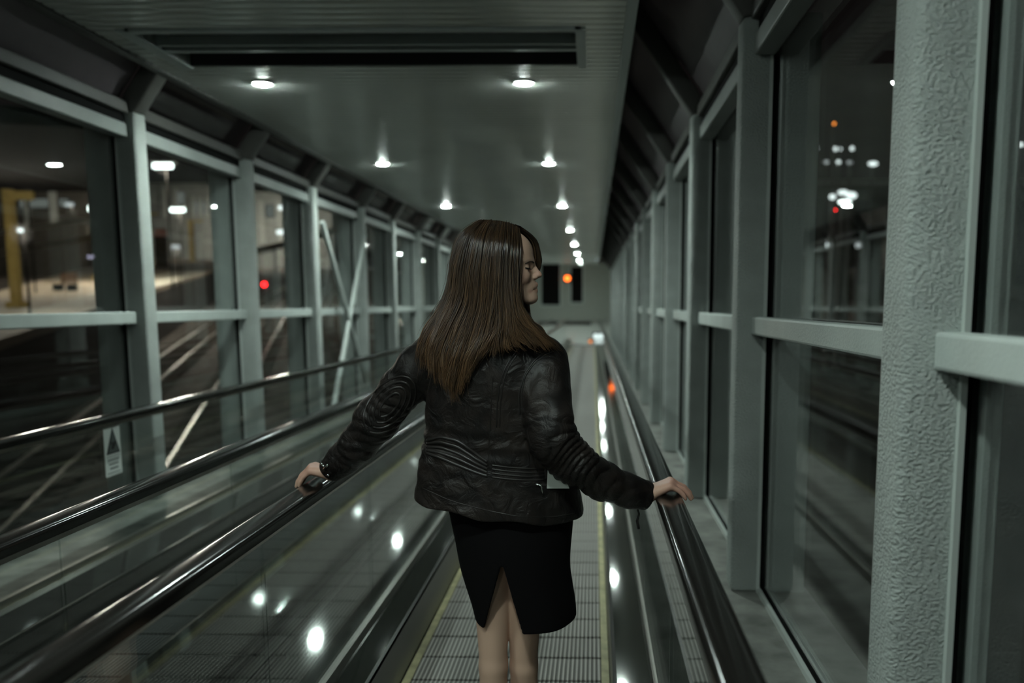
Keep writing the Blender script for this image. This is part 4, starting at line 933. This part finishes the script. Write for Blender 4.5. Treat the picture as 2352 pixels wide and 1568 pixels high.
# ankle boots
mat('boot_leather', (0.010, 0.009, 0.009), 0.35)
for an in (ANK_L, ANK_R):
    zf = lambda y: WP - K * y
    pr = [Cone(an + V3(0, 0, 0.05), an, 0.046, 0.044, 0.02), Cone(an, V3(an[0], an[1] - 0.03, zf(an[1] - 0.03) + 0.045), 0.044, 0.040, 0.03),
          Cone(V3(an[0], an[1] - 0.02, zf(an[1]) + 0.048), V3(an[0], an[1] + 0.16, zf(an[1] + 0.16) + 0.034), 0.043, 0.030, 0.03)]
    fb = field(pr); kk = K
    def boot(p, fb=fb): return smax(fb(p), (WP - K * p[:, 1] + 0.006) - p[:, 2], 0.004)
    m_, _, _ = sdf_mesh('ankle_boot', boot, an + V3(-0.07, -0.11, -0.10), an + V3(0.07, 0.22, 0.11), 0.005)
    b_ = mesh_obj('ankle_boot', m_, 'boot_leather', person)

# ---- hair
def hair_mat(name, lo_c, hi_c):
    m, n, l = nodes_of(name); b = n['Principled BSDF']; a = n.new('ShaderNodeVertexColor'); a.layer_name = 'strand'
    sp = n.new('ShaderNodeSeparateColor'); l.new(a.outputs[0], sp.inputs[0])
    r = n.new('ShaderNodeValToRGB'); l.new(sp.outputs[0], r.inputs['Fac']); r.color_ramp.elements[0].color = (*lo_c, 1); r.color_ramp.elements[1].color = (*hi_c, 1)
    l.new(r.outputs[0], b.inputs['Base Color']); b.inputs['Roughness'].default_value = 0.30; b.inputs['Specular IOR Level'].default_value = 0.8; MATS[name] = m
hair_mat('brown_hair', (0.015, 0.0086, 0.0055), (0.20, 0.110, 0.052))
mat('hair_under', (0.018, 0.011, 0.0065), 0.5, bump=0.8, bscale=60, bdist=0.006, stretch=(6, 6, 0.5))
BK = 2.085
G = [  # guide strands on the near side: pixel and depth
    [(1098, 507, 2.215), (1062, 545, 2.20), (1044, 600, 2.19), (1035, 660, 2.18), (1012, 712, 2.165), (982, 758, 2.15), (968, 800, 2.145), (968, 838, 2.14)],
    [(1106, 506, 2.205), (1075, 545, 2.17), (1056, 610, 2.155), (1047, 675, 2.145), (1022, 730, 2.13), (996, 785, 2.115), (988, 830, 2.105), (995, 872, 2.10)],
    [(1115, 506, 2.205), (1093, 545, 2.150), (1078, 615, 2.13), (1070, 690, 2.12), (1044, 750, 2.105), (1024, 805, 2.09), (1018, 855, 2.085), (1028, 898, 2.085)],
    [(1126, 506, 2.205), (1112, 547, 2.138), (1100, 620, 2.118), (1093, 700, 2.108), (1074, 762, 2.095), (1052, 825, 2.08), (1044, 880, 2.08), (1050, 925, 2.08)],
    [(1140, 507, 2.205), (1130, 550, 2.133), (1122, 625, 2.112), (1116, 705, 2.102), (1102, 765, 2.09), (1082, 820, 2.075), (1066, 870, 2.075), (1058, 915, 2.075)],
    [(1155, 509, 2.205), (1148, 552, 2.130), (1143, 628, 2.110), (1140, 700, 2.098), (1134, 750, 2.088), (1120, 785, 2.08), (1106, 812, 2.078), (1096, 832, 2.078)],
    [(1170, 513, 2.205), (1166, 556, 2.131), (1163, 630, 2.111), (1164, 695, 2.099), (1168, 740, 2.09), (1174, 768, 2.085), (1184, 788, 2.085), (1198, 804, 2.085)],
    [(1182, 518, 2.205), (1177, 562, 2.134), (1174, 632, 2.115), (1178, 690, 2.102), (1194, 735, 2.095), (1216, 762, 2.095), (1238, 782, 2.10), (1262, 798, 2.11)],
    [(1193, 525, 2.207), (1190, 568, 2.139), (1187, 635, 2.122), (1188, 688, 2.112), (1210, 732, 2.11), (1244, 762, 2.115), (1270, 790, 2.13), (1294, 818, 2.15)],
]
Gf = [  # and on the far side
    [(1098, 507, 2.215), (1064, 545, 2.235), (1050, 610, 2.25), (1046, 680, 2.26), (1030, 730, 2.27), (1015, 770, 2.28), (1008, 810, 2.28), (1010, 840, 2.28)],
    [(1126, 506, 2.215), (1112, 545, 2.28), (1105, 620, 2.30), (1100, 690, 2.30), (1090, 740, 2.31), (1085, 770, 2.32), (1085, 800, 2.32), (1090, 820, 2.32)],
    [(1160, 509, 2.215), (1160, 550, 2.285), (1158, 620, 2.305), (1160, 690, 2.30), (1165, 735, 2.30), (1172, 765, 2.31), (1180, 790, 2.32), (1185, 810, 2.32)],
    [(1190, 518, 2.215), (1202, 550, 2.275), (1204, 610, 2.292), (1196, 680, 2.292), (1194, 730, 2.29), (1198, 760, 2.29), (1205, 785, 2.285), (1212, 805, 2.285)],
    [(1199, 525, 2.215), (1219, 550, 2.262), (1228, 586, 2.276), (1220, 622, 2.287), (1206, 665, 2.294), (1206, 700, 2.292), (1208, 740, 2.29), (1216, 775, 2.28)],
    [(1201, 527, 2.214), (1224, 552, 2.255), (1234, 586, 2.268), (1234, 608, 2.276), (1214, 645, 2.288), (1204, 685, 2.292), (1210, 725, 2.288), (1216, 765, 2.28)],
]
def guides(G): return np.array([[at(x, y, Y) for x, y, Y in g] for g in G])
def cubic(pts, n):                             # Catmull-Rom through the eight points of each strand
    m = pts.shape[1]; t = np.linspace(0, m - 1 - 1e-6, n); i = t.astype(int); u = (t - i)[None, :, None]
    g = lambda k: pts[:, np.clip(i + k, 0, m - 1)]
    p0, p1, p2, p3 = g(-1), g(0), g(1), g(2)
    return 0.5 * (2 * p1 + (p2 - p0) * u + (2 * p0 - 5 * p1 + 4 * p2 - p3) * u ** 2 + (3 * p1 - p0 - 3 * p2 + p3) * u ** 3)
def strands(G, count, npt, spread, lift, seed, rad=0.0016, bias=None, short=0.25):
    r = np.random.default_rng(seed); g = guides(G); n = len(g)
    w = r.random(count) * (n - 1) if bias is None else bias(r, count) * (n - 1)
    i = np.minimum(w.astype(int), n - 2); f = (w - i)[:, None, None]
    pts = g[i] * (1 - f) + g[i + 1] * f
    prog = np.linspace(0, 1, pts.shape[1])[None, :, None]
    clump = r.normal(size=(64, pts.shape[1], 3)); ci = (w / (n - 1) * 63).astype(int)
    pts = pts + clump[ci] * spread * 1.5 * prog ** 1.5 + r.normal(size=(count, 1, 3)) * spread * (0.35 + 0.9 * prog)
    out = lift * r.random((count, 1, 1)) ** 0.7; c = HC + V3(0.0, 0, -0.03)
    dv = pts - c; dv[:, :, 2] *= 0.35; dv /= np.linalg.norm(dv, axis=2, keepdims=True) + 1e-9
    pts = pts + dv * out * np.clip(prog * 6, 0, 1)
    pts[:, 0] += (HC - pts[:, 0]) * 0.012
    ln = 1 - short * (0.55 * r.random(count) ** 1.3 + 0.45 * r.random(64)[ci])
    full = cubic(pts, 60); k = np.linspace(0, 1, npt)[None] * ln[:, None] * 59; ki = np.minimum(k.astype(int), 58); kf = (k - ki)[..., None]
    pts = np.take_along_axis(full, ki[..., None].repeat(3, 2), 1) * (1 - kf) + np.take_along_axis(full, (ki + 1)[..., None].repeat(3, 2), 1) * kf
    pts[..., 0] += 0.0012 * np.sin(np.linspace(0, 14, npt)[None] + r.random((count, 1)) * 6.28) * np.linspace(0, 1.8, npt)[None]
    rr = rad * (0.55 + 0.9 * r.random((count, 1))) * np.interp(np.linspace(0, 1, npt), [0, 0.08, 0.75, 1], [0.6, 1, 0.9, 0.15])[None]
    ct = r.random(64)[ci][:, None]; tone = np.clip(np.linspace(0, 1, npt)[None] ** 1.7 * (0.18 + 0.55 * ct) + r.random((count, 1)) ** 4 * 0.55 + 0.10 * ct ** 2, 0, 1)
    return pts, rr, tone
def strand_mesh(name, sets, ns=4):
    VV, FF, TT = [], [], []; base = 0
    for pts, rr, tone in sets:
        c, n, _ = pts.shape; t = np.gradient(pts, axis=1); t /= np.linalg.norm(t, axis=2, keepdims=True) + 1e-9
        a = np.cross(t, V3(0, 1, 0.15)); a /= np.linalg.norm(a, axis=2, keepdims=True) + 1e-9; b = np.cross(t, a)
        ring = [pts + rr[..., None] * (math.cos(2 * math.pi * k / ns) * a + math.sin(2 * math.pi * k / ns) * b) for k in range(ns)]
        v = np.stack(ring, 2).reshape(-1, 3); VV.append(v); TT.append(np.repeat(tone.reshape(-1), ns))
        idx = np.arange(c * n * ns).reshape(c, n, ns) + base
        q = np.stack([idx[:, :-1], np.roll(idx, -1, 2)[:, :-1], np.roll(idx, -1, 2)[:, 1:], idx[:, 1:]], -1).reshape(-1, 4); FF.append(q); base += c * n * ns
    V_ = np.concatenate(VV); F_ = np.concatenate(FF); T_ = np.concatenate(TT)
    me = bpy.data.meshes.new(name); me.vertices.add(len(V_)); me.vertices.foreach_set('co', V_.astype(np.float32).ravel())
    me.loops.add(len(F_) * 4); me.loops.foreach_set('vertex_index', F_.astype(np.int32).ravel()); me.polygons.add(len(F_)); me.polygons.foreach_set('loop_start', np.arange(0, len(F_) * 4, 4, dtype=np.int32))
    me.polygons.foreach_set('use_smooth', np.ones(len(F_), bool)); me.update(calc_edges=True)
    ca = me.color_attributes.new('strand', 'FLOAT_COLOR', 'POINT'); q = np.ones((len(V_), 4)); q[:, 0] = T_; q[:, 1] = T_; q[:, 2] = T_; ca.data.foreach_set('color', q.astype(np.float32).ravel())
    return me
sets = [strands(G, 2600, 26, 0.0034, 0.010, 1, 0.0012, short=0.32), strands(Gf, 900, 20, 0.004, 0.008, 2, 0.0014), strands(G, 260, 26, 0.008, 0.017, 3, 0.0006, short=0.5),
        strands(Gf[-2:], 70, 22, 0.003, 0.004, 4, 0.0009)]
# whole back-of-head fringe between the near and the far guides
sets.append(strands([G[0], Gf[0]], 300, 22, 0.004, 0.008, 5, 0.0014))
hm = strand_mesh('hair', sets)
hair = mesh_obj('hair', hm, 'brown_hair', person); hair['label'] = 'long straight brown hair with lighter ends'; hair['kind'] = 'stuff'
# the mass of hair beneath the loose strands
gp, gq = guides(G), guides(Gf)
under = [Ell(H(-0.010, 0, 0.014), (0.094, 0.080, 0.092), 0.0, M=HM)]
for g in gp:
    for k in range(1, 6):
        inw = HC + V3(0, 0.01, 0) - g[k]; inw[2] = 0; inw /= np.linalg.norm(inw) + 1e-9; in2 = HC - g[k + 1]; in2[2] = 0; in2 /= np.linalg.norm(in2) + 1e-9
        under.append(Cone(g[k] + inw * 0.017, g[k + 1] + in2 * (0.017 if k < 4 else 0.010), 0.0165, 0.0165 if k < 4 else 0.011, 0.016))
for g in gq[:4]:
    for k in range(1, 4):
        inw = HC - g[k]; inw[2] = 0; inw /= np.linalg.norm(inw) + 1e-9; in2 = HC - g[k + 1]; in2[2] = 0; in2 /= np.linalg.norm(in2) + 1e-9
        under.append(Cone(g[k] + inw * 0.016, g[k + 1] + in2 * 0.016, 0.016, 0.016, 0.016))
# open for the face
under += [Ell(H(0.120, 0.0, -0.035), (0.058, 0.075, 0.098), 0.006, '-', M=HM)]
um, _, _ = sdf_mesh('hair_mass', field(under), (-0.52, 2.0, -0.46), (-0.02, 2.40, 0.14), 0.0042)
mesh_obj('hair_mass', um, 'hair_under', person)
